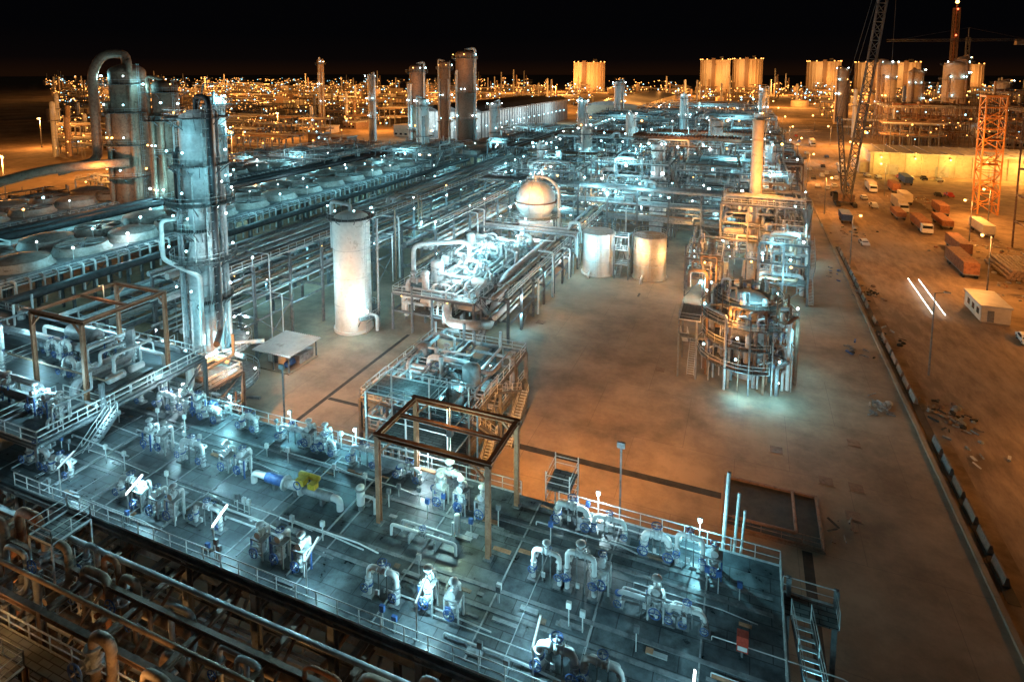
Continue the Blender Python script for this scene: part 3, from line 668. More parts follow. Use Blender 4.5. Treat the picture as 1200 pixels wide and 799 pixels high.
# round platformed vessel
b=B("multi_platform_reactor");cx,cy=1,94.5
b.rev((cx,cy,0),(0,0,1),[(0,2.2),(2.5,2.2),(3.5,3.1),(11.2,3.1)],'pipe_grey',30);b.dome((cx,cy,11.2),(0,0,1),3.1,.6,'clad',30)
for a in range(8):
    t=math.pi*(a+.5)/4
    b.ib((cx+6.2*math.cos(t),cy+6.2*math.sin(t),0),(cx+6.2*math.cos(t),cy+6.2*math.sin(t),12.4),.3,'steel_brown')
for z,r in((3.4,7.2),(6.4,6.6),(9.6,6.9),(12,4.9)):
    b.ringplat(cx,cy,z,3.1 if z<12 else 2.6,r,R.uniform(-20,20),R.uniform(290,350),16)
    for a in range(18):
        t=R.random()*6.28;q=R.uniform(4.1,6.1) if z<12 else 3.8;x=cx+q*math.cos(t);y=cy+q*math.sin(t);h=R.uniform(.8,2.4)
        if R.random()<.4:b.drum((x,y,z+.3),(x,y,z+h),R.uniform(.2,.45),R.choice(('clad','pipe_grey','pipe_brown')),10)
        else:
            b.pipe([(x,y,z),(x,y,z+h),(x+1.1,y+.6,z+h),(x+1.1,y+.6,z)],R.choice((.1,.18)),R.choice(('clad','pipe_grey','pipe_brown')),8);b.gate((x,y,z+h*.6),(0,0,1),.14)
for k in range(44):
    t=R.random()*6.28;q=R.uniform(3.6,7.2);t2=t+R.uniform(-.9,.9);z=R.uniform(2,13)
    b.pipe([(cx+q*math.cos(t),cy+q*math.sin(t),0),(cx+q*math.cos(t),cy+q*math.sin(t),z),(cx+q*math.cos(t2),cy+q*math.sin(t2),z),(cx+2.5*math.cos(t2),cy+2.5*math.sin(t2),z)],R.choice((.08,.12,.2,.28)),R.choice(('clad','pipe_brown','pipe_grey','steel','steel_brown')),8)
for k in range(10):
    t=R.random()*6.28;q=R.uniform(4.5,7);b.beam((cx+q*math.cos(t),cy+q*math.sin(t),9),(cx+q*math.cos(t),cy+q*math.sin(t),R.uniform(12,15.5)),.15,'steel_brown')
b.stair((cx-7.8,cy-4,0),(cx-7.8,cy+.5,3.4),1);b.stair((cx-9,cy+.5,3.4),(cx-9,cy-3.5,6.4),1);b.box(cx-9.6,cy+.5,3.3,cx-6,cy+1.8,3.4,'grating');b.box(cx-9.6,cy-4.8,6.3,cx-6,cy-3.5,6.4,'grating')
for (x,y) in((cx-9.6,cy-4.8),(cx-9.6,cy+1.8),(cx-7,cy-4.8)):b.ib((x,y,0),(x,y,9),.25,'steel')
b.box(cx-9.6,cy-4.8,8.9,cx-6.5,cy+1.8,9,'grating');b.rail([(cx-6.5,cy-4.8),(cx-9.6,cy-4.8),(cx-9.6,cy+1.8)],9)
for a in range(14):b.bulb(cx+6.8*math.cos(a*.9),cy+6.8*math.sin(a*.9),R.choice((1.9,5,8.2,11.3)),.17,'lamp_cyan' if a%3 else 'lamp_white')
b.done()
light(cx-1,cy-8.6,2.2,420,CY,.18);light(cx+4,cy-7.6,2.5,380,CY,.18);light(cx-5,cy-6,8,900,OR,.18);light(cx-2,cy-6,11.4,1000,OR,.18);light(cx+7,cy-3,8,300,CY);light(cx+1,cy-5.4,14,350,CY);light(cx+7.6,cy+3,5,250,CY)
# ================================================================ left process area
for i,(xa,xb,ya,yb,lv) in enumerate([(-84,-72,62,200,(7,11,15)),(-98,-89,50,210,(5,8.5)),(-66,-58,104,200,(6,10,14)),(-84,-72,205,335,(8,13,18)),(-140,-130,40,210,(7,12))]):
    b=rack("pipe_rack",xa,xb,ya,yb,lv,bay=8,dens=.85,lit=.5,rmax=.5,mats=['clad','clad','pipe_grey','pipe_grey','steel','white_paint','pipe_brown'],dr=.28);b.done()
b=B("insulated_black_header")
for x,z,r in((-134,14,.8),(-137,14.2,.9),(-99.6,12.6,.7)):
    b.pipe([(x,36,z),(x,205,z)],r,'black_pipe',14)
b.pipe([(-134,120,14),(-134,120,18),(-128,120,18)],.7,'black_pipe',12)
b.done()
def cooler(x0,y0,nx,ny,z,name="air_cooler_bank",p=9.6,rr=4.1):
    b=B(name)
    for i in range(nx+1):
        for j in range(ny+1):b.ib((x0+i*p,y0+j*p,0),(x0+i*p,y0+j*p,z),.4,'steel')
    b.box(x0,y0,z-1.1,x0+nx*p,y0+ny*p,z,'steel')
    b.box(x0+nx*p,y0,z-1.3,x0+nx*p+1.4,y0+ny*p,z-1.2,'grating');b.rail([(x0+nx*p+1.4,y0),(x0+nx*p+1.4,y0+ny*p)],z-1.2,t=.07,sp=2)
    b.rail([(x0,y0),(x0+nx*p,y0)],z,t=.07,sp=2)
    for i in range(nx):
        for j in range(ny):
            cx=x0+(i+.5)*p;cy=y0+(j+.5)*p
            b.rev((cx,cy,z-.02),(0,0,1),[(0,rr+.6),(.5,rr+.1),(1.3,rr-.1),(1.3,rr-.3),(.4,rr-.3),(.4,0)],'shroud',28)
            b.cyl((cx,cy,z+.4),(cx,cy,z+1.4),.5,'steel',10)
            a0=R.random()*3
            for k in range(4):
                t=a0+k*math.pi/2;b.beam((cx,cy,z+1.),(cx+math.cos(t)*(rr-.4),cy+math.sin(t)*(rr-.4),z+1.05),.6,'clad',.06)
            if (i+j)%2==0:b.rev((cx,cy,z+1.36),(0,0,1),[(0,rr-.2),(.5,rr*.5),(.65,.3),(.65,0)],'shroud',20)
            for k in range(8):
                t=k*math.pi/4;b.beam((cx,cy,z+1.45),(cx+math.cos(t)*(rr-.15),cy+math.sin(t)*(rr-.15),z+1.34),.05,'rail')
            if R.random()<.6:dots(b,cx+rr+.3,cy-rr,z+2.,.1,.24,2.)
    for k in range(int(ny*p/2)):
        y=y0+k*2;b.pipe([(x0+nx*p+.6,y,z-.5),(x0+nx*p+1.8,y,z-.5),(x0+nx*p+1.8,y,z-5)],.18,R.choice(('clad','pipe_grey')),6)
    b.done()
cooler(-124,44,2,14,14.5);cooler(-166,60,2,11,14)
cooler(-120,215,2,7,13)
for y in range(50,180,13):light(-101.5,y,17.5,600,CY if R.random()<.8 else AM,.2)
for y in range(60,170,22):light(-126,y,17.5,800,CY,.2)
for y in range(66,200,13):light(-70.5,y,R.choice((5,10,13.5)),550,CY if R.random()<.7 else WH,.2)
for y in range(60,200,20):light(-86,y,R.choice((6,12,18)),700,CY,.2)
def column(name,cx,cy,r,h,m='clad',plats=(),pipem='clad',dr=.25):
    b=B(name);b.rev((cx,cy,0),(0,0,1),[(0,r*1.05),(h*.3,r),(h-r*.5,r)],m,24);b.dome((cx,cy,h-r*.5),(0,0,1),r,.5,m,24)
    for z in plats:
        a=R.uniform(-180,-60);b.ringplat(cx,cy,z,r*.98,r+1.5+r*.15,a,a+R.uniform(200,350),16)
        for k in range(3):
            t=R.uniform(-2.5,.5);dots(b,cx+math.cos(t)*(r+1.5),cy+math.sin(t)*(r+1.5),z+2,.25,dr)
    for k in range(3):
        t=R.uniform(-2.6,.4);q=r+.6;x=cx+q*math.cos(t);y=cy+q*math.sin(t)
        b.pipe([(cx,cy,h-.1) if k==0 else (cx+r*.9*math.cos(t),cy+r*.9*math.sin(t),h*.8),(x,y,h+1) if k==0 else (x,y,h*.8),(x,y,2)],r*.13+.1,pipem,10)
    b.ladder(cx+r+.4,cy-.5,0,h-1,1);b.done()
column("regeneration_column",-145,104,4.1,48,'pipe_brown',(20,28,36,43),'pipe_brown')
column("regeneration_column",-136,107,3,44,'steel_brown',(15,26,34,41),'pipe_brown')
column("process_column",-126,113,2.3,40,'white_paint',(18,30,38))
b=B("vapour_return_duct")
b.pipe([(-145,104,47),(-145,104,50.5),(-149,101,50.5),(-150.5,99,46),(-150.5,99,24),(-155,92,22)],1.1,'pipe_brown',16,br=2.4)
b.pipe([(-141,100,24),(-148,86,24),(-158,74,20),(-160,70,14)],1.1,'pipe_brown',16,br=5);b.done()
light(-141,93,24,2600,OR,.3);light(-131,100,30,700,CY,.3);light(-129,103,22,900,CY,.3);light(-152,88,14,3500,OR,.3)
for (xa,xb,ya,yb,lv,w) in [(-190,-172,70,110,(6,11),.3),(-165,-145,120,150,(6,11),.15),(-210,-180,130,165,(6,10),.5),(-128,-104,185,210,(7,12,17),.15),
  (-160,-135,165,200,(6,11,16),.15),(-200,-170,180,215,(6,11),.3),(-165,-130,215,250,(6,10),.2),(-215,-180,235,275,(4,7),.3),(-170,-130,262,300,(4,7),.2),
  (-96,-88,215,260,(6,12,18),.15),(-96,-86,268,330,(6,12),.2),(-125,-100,310,345,(4,8),.2)]:
    module("process_module",xa,xb,ya,yb,lv,bay=8,warm=w,lit=.5,dr=.36)
    light((xa+xb)/2,ya-2,lv[-1]+2,1500,CY if R.random()>w else OR,.3);light(xb+2,(ya+yb)/2,lv[0],1100,CY,.3)
for (xa,xb,ya,yb,lv,w,st) in [(-66,-46,165,190,(5,9,13,17),.1,'steel'),(-42,-20,168,190,(5,10,15,20),.12,'steel'),(-18,10,168,192,(5,10,15,19),.15,'steel'),
  (-68,-40,196,225,(5,10,15),.1,'steel'),(-36,-8,198,226,(6,12,17,22),.2,'steel_brown'),(-6,16,200,230,(6,12,18),.2,'steel_brown'),
  (-66,-30,234,270,(6,12,16),.1,'steel'),(-26,14,238,275,(6,12,18),.15,'steel_brown'),(-66,-28,280,320,(6,12),.1,'steel'),(-22,14,285,325,(6,12,17),.12,'steel')]:
    module("process_module",xa,xb,ya,yb,lv,bay=6.5,warm=w,lit=.55,steel=st,dens=.8,dr=.4)
    for k in range(3):light(R.uniform(xa,xb),ya-2.5,R.choice(lv)+1.5,1700,CY if R.random()>w else AM,.25)
    light((xa+xb)/2,(ya+yb)/2,lv[-1]+4,1300,CY if R.random()<.7 else OR,.25)
b=rack("cross_pipe_rack",-84,14,158,165,(6,10,14),axis='X',bay=8,dens=1,lit=.6,rmax=.55,dr=.36);b.done()
b=rack("cross_pipe_rack",-70,14,192,196.5,(12,18),axis='X',bay=8,dens=1,lit=.6,rmax=.5,dr=.36,mats=['pipe_brown','pipe_brown','clad','tan_stack']);b.done()
b=rack("cross_pipe_rack",-70,14,228,233,(14,20),axis='X',bay=8,dens=1,lit=.6,rmax=.5,dr=.36,mats=['pipe_brown','clad','clad']);b.done()
b=rack("cross_pipe_rack",-62,-36,126,132,(5,9),axis='X',bay=6,dens=1,lit=.6,rmax=.45,dr=.25);b.done()
for x in range(-78,14,13):light(x,156.,R.choice((5,9,16)),1000,CY if R.random()<.75 else AM,.2)
b=B("louvred_cooler_roof")
for (x0,y0,x1,y1,z) in((-36,200,-2,208,24),(-34,240,8,248,22),(-66,244,-34,252,20)):
    b.box(x0,y0,z,x1,y1,z+.8,'steel_brown')
    for k in range(int((x1-x0)/1)):b.box(x0+k,y0,z+.8,x0+k+.5,y1,z+1.1,'rust')
b.done()
light(-20,194,27,3000,OR,.3);light(-12,232,26,3500,OR,.3)
for (x,y,r,h,m) in [(-24,172,1.6,26,'clad'),(-52,200,1.8,27,'white_paint'),(-60,176,1.5,24,'clad'),(6,182,1.4,26,'clad'),(-10,214,2,30,'clad'),(-44,240,2,30,'white_paint'),(-70,262,2.2,34,'clad'),(4,262,2,30,'clad'),(-104,240,2,33,'clad'),(-155,261,3.6,50,'steel_brown'),(-146,297,5,58,'steel_brown'),(-160,300,3,52,'pipe_brown'),(-333,406,2.6,57,'pipe_brown'),(-230,330,2.5,45,'clad'),(-116,200,2,36,'white_paint'),(-180,160,2,34,'clad'),(-34,345,2.2,34,'clad'),(-84,410,3,40,'clad'),(8,420,2.6,36,'clad')]:
    column("process_column",x,y,r,h,m,(h*.35,h*.6,h*.92),dr=.36)
light(-150,250,40,3500,OR,.4);light(-140,283,50,4500,OR,.4);light(-150,250,22,2500,CY,.4)
# ================================================================ warehouse
b=B("compressor_warehouse")
b.box(-215,360,0,-165,560,19,'roof_sheet')
for k in range(41):
    y=360+k*5-.5*(k==40);b.box(-164.98,y,0,-164.6,y+.4,18.9,'steel')
for k in range(11):
    x=-215+k*4.96;b.box(x,359.6,0,x+.4,359.98,18.9,'steel')
b.box(-216,359,19.01,-164,561,20,'roof_dark')
for k in range(3):
    x=-212+k*16.5
    b.quadstrip([(x,360,20.01),(x+7,360,23),(x+14,360,20.01),(x,560,20.01),(x+7,560,23),(x+14,560,20.01)],[(0,1,4,3),(1,2,5,4),(0,2,1),(3,4,5)],'roof_dark')
for k in range(6):b.box(-210+k*8,359.5,1,-206+k*8,359.9,6,'steel');b.bulb(-208+k*8,359,9,.5,'lamp_farc')
for k in range(16):b.bulb(-164,366+k*12,10,.5,'lamp_farc')
b.done()
light(-200,343,16,9000,WH,.5);light(-178,343,16,9000,WH,.5);light(-150,380,14,6000,WH,.5);light(-150,430,14,8000,WH,.5);light(-150,500,14,9000,WH,.5)
b=B("long_roof_shed")
b.box(-140,520,0,-90,800,17,'wall_beige')
b.quadstrip([(-142,518,17.01),(-115,518,21),(-88,518,17.01),(-142,802,17.01),(-115,802,21),(-88,802,17.01)],[(0,1,4,3),(1,2,5,4),(0,2,1),(3,4,5)],'roof_sheet');b.done()
light(-80,540,34,60000,OR,.6);light(-120,620,55,70000,OR,.6)
for (xa,xb,ya,yb,lv) in [(-150,-100,350,390,(5,9)),(-90,-40,340,400,(8,14,19)),(-30,14,345,400,(8,14,20)),(-80,-20,420,490,(8,16)),(-10,16,430,500,(8,16)),(-80,14,520,600,(9,17))]:
    module("process_module",xa,xb,ya,yb,lv,bay=12,warm=.3,lit=.95,dens=.8,dr=.6)
    light((xa+xb)/2,ya-4,lv[-1]+6,6000,CY,.4);light(xb-4,ya-4,lv[0]+2,4000,CY,.4)
# ================================================================ distant plant
b=B("distant_process_plant")
for k in range(950):
    Y=R.uniform(160,1500) if k<600 else (R.uniform(230,600) if k<760 else R.uniform(600,2200));X=-Y*.2+R.uniform(-1.5,.75)*Y
    if 16<X<60 and Y<1100: continue
    if -235<X<-85 and Y<820: continue
    if X>-100 and X<18 and Y<610:continue
    if X>18 and Y<420:continue
    if -230<X<-60 and Y<310:continue
    if -340<X and X<-200 and Y<190:continue
    w=R.uniform(8,30);d=R.uniform(8,25);h=R.uniform(4,13)+Y*.006;q=R.random();m=R.choice(('steel','steel_brown','pipe_brown','clad','wall_beige'))
    if q<.22:
        b.box(X,Y,0,X+w,Y+d,h*.6,m);b.box(X-.4,Y-.4,h*.6+.01,X+w+.4,Y+d+.4,h*.6+.5,'roof_sheet')
        for i in range(int(w/4)):b.box(X+1+i*4,Y-.15,1,X+3+i*4,Y-.02,2.4,'glass')
    elif q<.76:
        n=int(w/5)+1
        for i in range(n+1):
            for j in(0,1):b.beam((X+i*5,Y+j*d,0),(X+i*5,Y+j*d,h),.5,'steel')
        for z in(h*.5,h):
            b.beam((X,Y,z),(X+n*5,Y,z),.5,'steel');b.beam((X,Y+d,z),(X+n*5,Y+d,z),.5,'steel')
            for i in range(4):b.cyl((X-4,Y+d*(i+.5)/4,z+.6),(X+n*5+4,Y+d*(i+.5)/4,z+.6),.5,R.choice(('pipe_brown','clad')),6)
    elif q<.9:
        b.rev((X,Y,0),(0,0,1),[(0,1.5),(h*2.4,1.3),(h*2.4+1,.5)],'clad',10);b.cyl((X+6,Y+3,0),(X+6,Y+3,h*1.8),1.4,'pipe_brown',10);b.rev((X,Y,h*1.6),(0,0,1),[(0,2.4),(.5,2.4)],'steel',10)
    else:
        b.rev((X,Y,0),(0,0,1),[(0,w*.4),(h*.8,w*.4),(h*.95,0)],'tan_stack',20)
    for i in range(5):
        s=.3+Y*.0006;xx=X+R.uniform(0,w);yy=Y-1;zz=R.uniform(2,h+2)
        b.beam((xx,yy,0),(xx,yy,zz),.15,'steel');b.bulb(xx,yy,zz,s*R.uniform(.45,1.2),'lamp_far' if R.random()<.78 else 'lamp_farc')
b.done()
b=B("distant_street_lights")
for k in range(420):
    Y=R.uniform(450,2600);X=-Y*.2+R.uniform(-1.3,.8)*Y
    if 20<X<50 and Y<1100: continue
    z=R.uniform(8,14);b.beam((X,Y,0),(X,Y,z),.3,'steel');b.bulb(X,Y,z,(.3+Y*.0005)*R.uniform(.6,1.1),'lamp_far' if R.random()<.9 else 'lamp_farc')
b.done()
for k in range(52):
    Y=R.uniform(300,1400);X=-Y*.2+R.uniform(-1.3,.75)*Y
    if -240<X<20 and Y<620:continue
    light(X,Y,26,70000+Y*160,OR,.6)
for x,y in((-230,120),(-260,180),(-300,230),(-330,150),(-240,70),(-380,300),(-300,320),(-225,210),(-400,230)):
    b=B("flood_mast");b.cyl((x,y,0),(x,y,18),.3,'steel',8,.15);b.box(x-1.5,y-.3,18,x+1.5,y+.3,18.4,'steel');b.bulb(x-1,y-.5,17.8,.4,'lamp_orange');b.bulb(x+1,y-.5,17.8,.4,'lamp_orange');b.done();light(x,y-1,16.5,60000,OR,.4)
# LNG tanks
for (x,y,r,h) in((-360,1406,36,66),(-80,1520,33,72),(-8,1552,33,74),(162,1616,36,68),(270,1660,36,66),(340,1690,34,66),(480,1760,38,62)):
    b=B("lng_storage_tank");b.rev((x,y,0),(0,0,1),[(0,r),(h,r),(h,r+1.2),(h+2,r+1.2),(h+2,r),(h+5,r*.6),(h+6,0)],'tan_stack',40)
    for k in range(24):
        t=2*math.pi*k/24;b.beam((x+r*math.cos(t),y+r*math.sin(t),0),(x+r*math.cos(t),y+r*math.sin(t),h),2.2,'tan_stack')
        if k%2==0:b.bulb(x+(r+1)*math.cos(t),y+(r+1)*math.sin(t),h+3.5,1.3,'lamp_far')
    b.box(x-6,y-r-4,0,x+2,y-r-.5,h+6,'steel_brown');b.box(x+r*.3,y-6,h+5,x+r*.3+8,y+2,h+10,'steel');b.done()
    light(x-16,y-r-36,50,70000,AM,1);light(x+18,y-r-26,30,50000,OR,1)
# ================================================================ right side
b=B("workshop_building")
b.box(52,310,0,130,340,9.6,'wall_beige');b.box(51,309,9.61,131,341,10.2,'roof_sheet')
for k in range(14):b.box(51+k*6,309,10.2,51.5+k*6,341,10.5,'roof_sheet')
for k in range(4):b.box(58+k*19,309.85,.1,63+k*19,309.97,4.6,'roof_sheet')
for k in range(13):b.box(53.2+k*6.2,309.6,0,53.5+k*6.2,309.95,9.5,'wall_beige')
b.box(48,312,0,51.9,335,5,'wall_beige');b.done()
for k in range(6):
    x=56+k*13;b=B("wall_lamp");b.box(x-.3,308.6,8.2,x+.3,309.6,8.6,'steel');b.bulb(x,308.4,7.9,.4,'lamp_orange');b.done();light(x,304,7.4,3400,(1,.56,.1),.3)
def lattice(b,p,q,w,m,st=3,t=.2):
    p=V(p);q=V(q);d=(q-p);L=d.length;d.normalize();up=V((0,0,1)) if abs(d.z)<.95 else V((0,1,0));a=d.cross(up).normalized()*w/2;c=a.normalized().cross(d)*w/2
    K=[(-1,-1),(1,-1),(1,1),(-1,1)];n=max(1,int(L/st))
    for i,j in K:b.beam(p+a*i+c*j,q+a*i+c*j,t,m)
    for k in range(n):
        u=p+d*(L*k/n);v=p+d*(L*(k+1)/n)
        for e in range(4):
            i,j=K[e];i2,j2=K[(e+1)%4]
            if (k+e)%2:i,j,i2,j2=i2,j2,i,j
            b.beam(u+a*i+c*j,v+a*i2+c*j2,t*.6,m);b.beam(v+a*i+c*j,v+a*i2+c*j2,t*.6,m)
b=B("lattice_hoist_tower");lattice(b,(73,236,0),(73,236,38),5.4,'orange_steel',3.4,.4);b.box(70,233,38,76,239,38.6,'orange_steel')
for z in(8,16,24,32):b.box(70.5,233.5,z,75.5,238.5,z+.2,'orange_steel')
b.beam((73,236,38),(73,236,43),.4,'orange_steel');b.done()
light(66,226,8,7000,OR,.3);light(66,227,24,6000,OR,.3)
b=B("crawler_crane");cx,cy=32,232
for dx in(-3,2):
    b.box(cx+dx,cy-4.5,.3,cx+dx+1.2,cy+4.5,1.5,'rubber');b.cyl((cx+dx,cy-4.5,.9),(cx+dx+1.2,cy-4.5,.9),.65,'rubber',12);b.cyl((cx+dx,cy+4.5,.9),(cx+dx+1.2,cy+4.5,.9),.65,'rubber',12)
b.box(cx-1.8,cy-2,1.2,cx+2,cy+2,1.9,'steel');b.box(cx-2.4,cy-3,1.92,cx+2.6,cy+4,4.4,'steel_brown');b.box(cx-2.6,cy+4,1.9,cx+2.8,cy+5.6,3.9,'roof_dark');b.box(cx-4,cy-3.2,2,cx-2.5,cy-.8,4.6,'glass')
lattice(b,(cx,cy-3,2.5),(cx+9,cy-6,92),2.4,'roof_dark',3,.3);lattice(b,(cx,cy+2,4),(cx-2,cy+9,30),1.5,'roof_dark',3,.25)
for s in(-.7,.7):b.beam((cx-2+s,cy+9,30),(cx+9+s,cy-6,92),.1,'roof_dark');b.beam((cx-2+s,cy+9,30),(cx+s,cy+5,4),.1,'roof_dark')
b.beam((cx+10,cy-7,90),(cx+10,cy-7,20),.08,'roof_dark');b.done()
for (x,y,r,h) in((93,512,6.5,54),(139,530,7,54),(118,545,5,48),(152,560,4,58),(75,600,5,50),(165,520,5,40)):column("regenerator_column",x,y,r,h,'tan_stack',(h*.5,h*.75,h*.95),'pipe_brown',.5)
light(85,490,30,9000,OR,.5);light(130,500,30,9000,OR,.5);light(108,485,48,1500,AM,.5)
for (xa,xb,ya,yb,lv) in [(80,125,430,480,(8,16,24)),(150,200,460,520,(8,16,24,32)),(140,175,400,440,(8,16,24)),(66,82,150,192,(7,14,21,28,34)),(120,150,240,280,(8,14))]:
    module("construction_steel_frame",xa,xb,ya,yb,lv,bay=8,steel='steel_brown',warm=.85,lit=.25,dens=.5,mats=['pipe_brown','steel_brown','rust','pipe_brown','pipe_grey'],dr=.35)
    light(xa-6,ya-6,lv[-1]*.5,3500,OR,.4)
b=B("tower_crane");lattice(b,(165,600,0),(165,600,74),2.4,'roof_dark',4,.4);lattice(b,(105,585,72),(215,612,72),1.8,'roof_dark',4,.35);b.beam((165,600,74),(165,600,82),.6,'roof_dark');b.beam((165,600,82),(115,588,73),.2,'roof_dark');b.beam((165,600,82),(205,610,73),.2,'roof_dark');b.box(200,608,68,207,613,72,'concrete');b.done()
b=B("flare_tower");lattice(b,(280,1080,0),(280,1080,140),7,'steel_brown',12,.9);b.cyl((280,1080,0),(280,1080,146),1.2,'rust',8);b.bulb(280,1080,149,2.6,'lamp_orange');b.bulb(280,1075,138,1.3,'lamp_red');b.bulb(280,1075,100,1.2,'lamp_red');b.done()
def trailer(x,y,L,w,h,m,ax='Y',cab=False,name="parked_trailer"):
    b=B(name);D=1.1
    b.box(x,y,D-.25,x+w,y+L,D,'steel');b.box(x,y+.05,D+.003,x+w,y+L-.05,D+h,m)
    for k in range(int(L/.8)):
        b.box(x-.05,y+.2+k*.8,D+.1,x-.003,y+.5+k*.8,D+h-.1,m);b.box(x+w+.003,y+.2+k*.8,D+.1,x+w+.05,y+.5+k*.8,D+h-.1,m)
    for k in(.8,2.,L-2,L-3.2):
        for s in(x+.1,x+w-.4):b.cyl((s,y+k,.5),(s+.3,y+k,.5),.5,'rubber',14)
    if cab:
        b.box(x+.05,y-2.6,.6,x+w-.05,y-.3,1.6,'white_paint');b.box(x+.1,y-2.3,1.6,x+w-.1,y-.4,2.9,'white_paint');b.box(x+.2,y-2.36,1.75,x+w-.2,y-2.31,2.6,'glass')
        for s in(x+.1,x+w-.4):b.cyl((s,y-1.5,.5),(s+.3,y-1.5,.5),.5,'rubber',14)
    b.done()
trailer(47,228,11,2.8,2.9,'wall_beige',cab=True,name="parked_truck");trailer(51,240,10,2.8,2.6,'wall_beige');trailer(47,200,12,2.8,2.2,'rust',cab=True,name="parked_truck");trailer(44,214,10,2.6,1.4,'rust')
trailer(46,158,14,3,2.6,'rust');trailer(50,176,12,2.8,2.4,'rust');trailer(27.5,203,8,2.8,1.8,'blue_paint',name="waste_skip")
trailer(44,262,9,2.6,2.6,'wall_beige',cab=True,name="parked_truck");trailer(52,262,10,2.6,2.6,'rust');trailer(58,225,10,2.6,2.4,'rust');trailer(62,200,12,2.8,2.4,'wall_beige');trailer(39,300,9,2.6,2.8,'white_paint',cab=True,name="parked_truck");trailer(60,282,12,2.8,2.4,'blue_paint');trailer(36,410,12,2.8,3,'wall_beige',cab=True,name="parked_truck");trailer(54,206,12,2.8,1.6,'rust')
b=B("pipe_stack")
for i in range(9):
    for j in range(3):b.cyl((55+i*.9+j*.4,160,.5+j*.75),(55+i*.9+j*.4,174,.5+j*.75),.42,'pipe_brown',10)
b.done()
b=B("site_office_cabin");b.box(41,130,.4,45.5,139,3.3,'wall_beige');b.box(40.8,129.8,3.31,45.7,139.2,3.55,'roof_sheet')
for y in(131,133.5,136):b.box(40.95,y,1.4,40.99,y+1.2,2.5,'glass')
b.box(42,129.94,.5,43,129.98,2.6,'steel');b.drum((43.3,140.5,1.2),(43.3,143,1.2),1,'white_paint')
for y in(130,134,138):b.box(41.1,y,.0,45.4,y+.4,.4,'concrete')
b.done()
def car(x,y,rot,col,pick=False):
    b=B("parked_pickup" if pick else "parked_car");c,s=math.cos(rot),math.sin(rot)
    prof=[(-2.2,.35),(-2.25,.8),(-1.3,.95),(-.8,1.45),(.9,1.48),(1.5,1.0),(2.2,.9),(2.25,.4)] if not pick else [(-2.5,.45),(-2.5,.95),(-1.5,1.05),(-1.0,1.75),(.5,1.78),(.75,1.1),(2.5,1.1),(2.5,.5)]
    def T(a,w,z):return (x+a*c-w*s,y+a*s+w*c,z)
    n=len(prof);vs=[];
    for w in(-.9,.9):
        for a,z in prof:vs.append(T(a,w*(.82 if z>1.3 else 1),z))
    fs=[tuple(range(n)),tuple(range(2*n-1,n-1,-1))]+[(i,i+n,(i+1)%n+n,(i+1)%n) for i in range(n)]
    b.quadstrip(vs,fs,col)
    h=1.36 if not pick else 1.65;z0=1.0 if not pick else 1.15
    for w in(-.91,.91):
        b.quadstrip([T(-1.05,w,z0),T(1.1 if not pick else .55,w,z0),T(.8 if not pick else .45,w*.86,h),T(-.75,w*.86,h)],[(0,1,2,3)],'glass')
    b.quadstrip([T(-1.28,-.75,z0),T(-1.28,.75,z0),T(-.86,.66,h),T(-.86,-.66,h)],[(0,1,2,3)],'glass')
    for a in(-1.4,1.4):
        for w in(-.92,.7):
            p=V(T(a,w,.36));q=V(T(a,w+.22,.36));b.cyl(p,q,.36,'rubber',12);b.cyl(p.lerp(q,-.02),q.lerp(p,-.02),.18,'rail',8)
    b.done()
cols=['white_paint','white_paint','rail','black_pipe','rubber','red_paint','blue_paint']
car(45.5,123.5,1.5,'white_paint');
for (x,y) in((27,265),(30,262),(33,268),(27,285),(30.5,292),(27,310),(34,300),(34,322),(28,350),(31,372),(40,360),(36,286),(38,272),(30,248),(40,246),(29,410),(31,434),(32,470),(62,300),(66,300),(71,300),(66,262),(70,262),(30,180),(36,245),(41,232),(53,297),(76,298),(49,300),(46,345),(42,330)):
    car(x+R.uniform(-.5,.5),y,1.57+R.uniform(-.15,.15)+(3.14 if R.random()<.5 else 0),R.choice(cols),R.random()<.4)
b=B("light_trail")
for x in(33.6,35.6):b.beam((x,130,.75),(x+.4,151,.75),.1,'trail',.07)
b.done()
for (x,y,h) in((27,104,13),(24,160,12),(24,215,12),(48,150,12),(48,255,12),(24,275,12),(24,340,12),(48,330,12),(24,410,12),(48,420,12),(24,500,12),(48,520,12),(24,620,12),(24,760,12),(56,190,12),(60,120,12),(44,80,12),(66,210,12)):
    b=B("street_lamp");b.cyl((x,y,0),(x,y,h),.16,'steel',8,.08);s=1 if x<40 else -1;b.beam((x,y,h),(x+1.8*s,y,h+.3),.1,'steel');b.box(x+1.4*s-.3,y-.2,h+.2,x+1.4*s+.5,y+.2,h+.4,'rail')
    if y>110:b.bulb(x+1.6*s,y,h+.05,.2+y*.0008,'lamp_orange')
    if y!=104:light(x+1.6*s,y,h-.5,2200 if y==160 else(8500 if y<200 else 12000),OR,.15)
    b.done()
def heap(name,cx,cy,n,spread,mats):
    b=B(name)
    for k in range(n):
        x=cx+R.gauss(0,spread);y=cy+R.gauss(0,spread*1.5);q=R.random();m=R.choice(mats);z=R.uniform(0,.2)
        if q<.5:
            w=R.uniform(.3,1.);b.beam((x,y,.12+z),(x+R.uniform(-1.,1.),y+R.uniform(-1.2,1.2),.16+z),w*.4,m,R.uniform(.06,.25))
        elif q<.8:b.cyl((x,y,.1+z),(x+R.uniform(-1.2,1.2),y+R.uniform(-1.2,1.2),.12+z),R.uniform(.05,.14),m,8)
        else:
            r=R.uniform(.25,.55);b.rev((x,y,0),(0,0,1),[(0,r),(r*.5,r*.95),(r*.8,r*.5),(r*.9,0)],m,7,False)
    b.done()
dk=('tarp','steel','steel_brown','steel_brown','rubber','rubber')
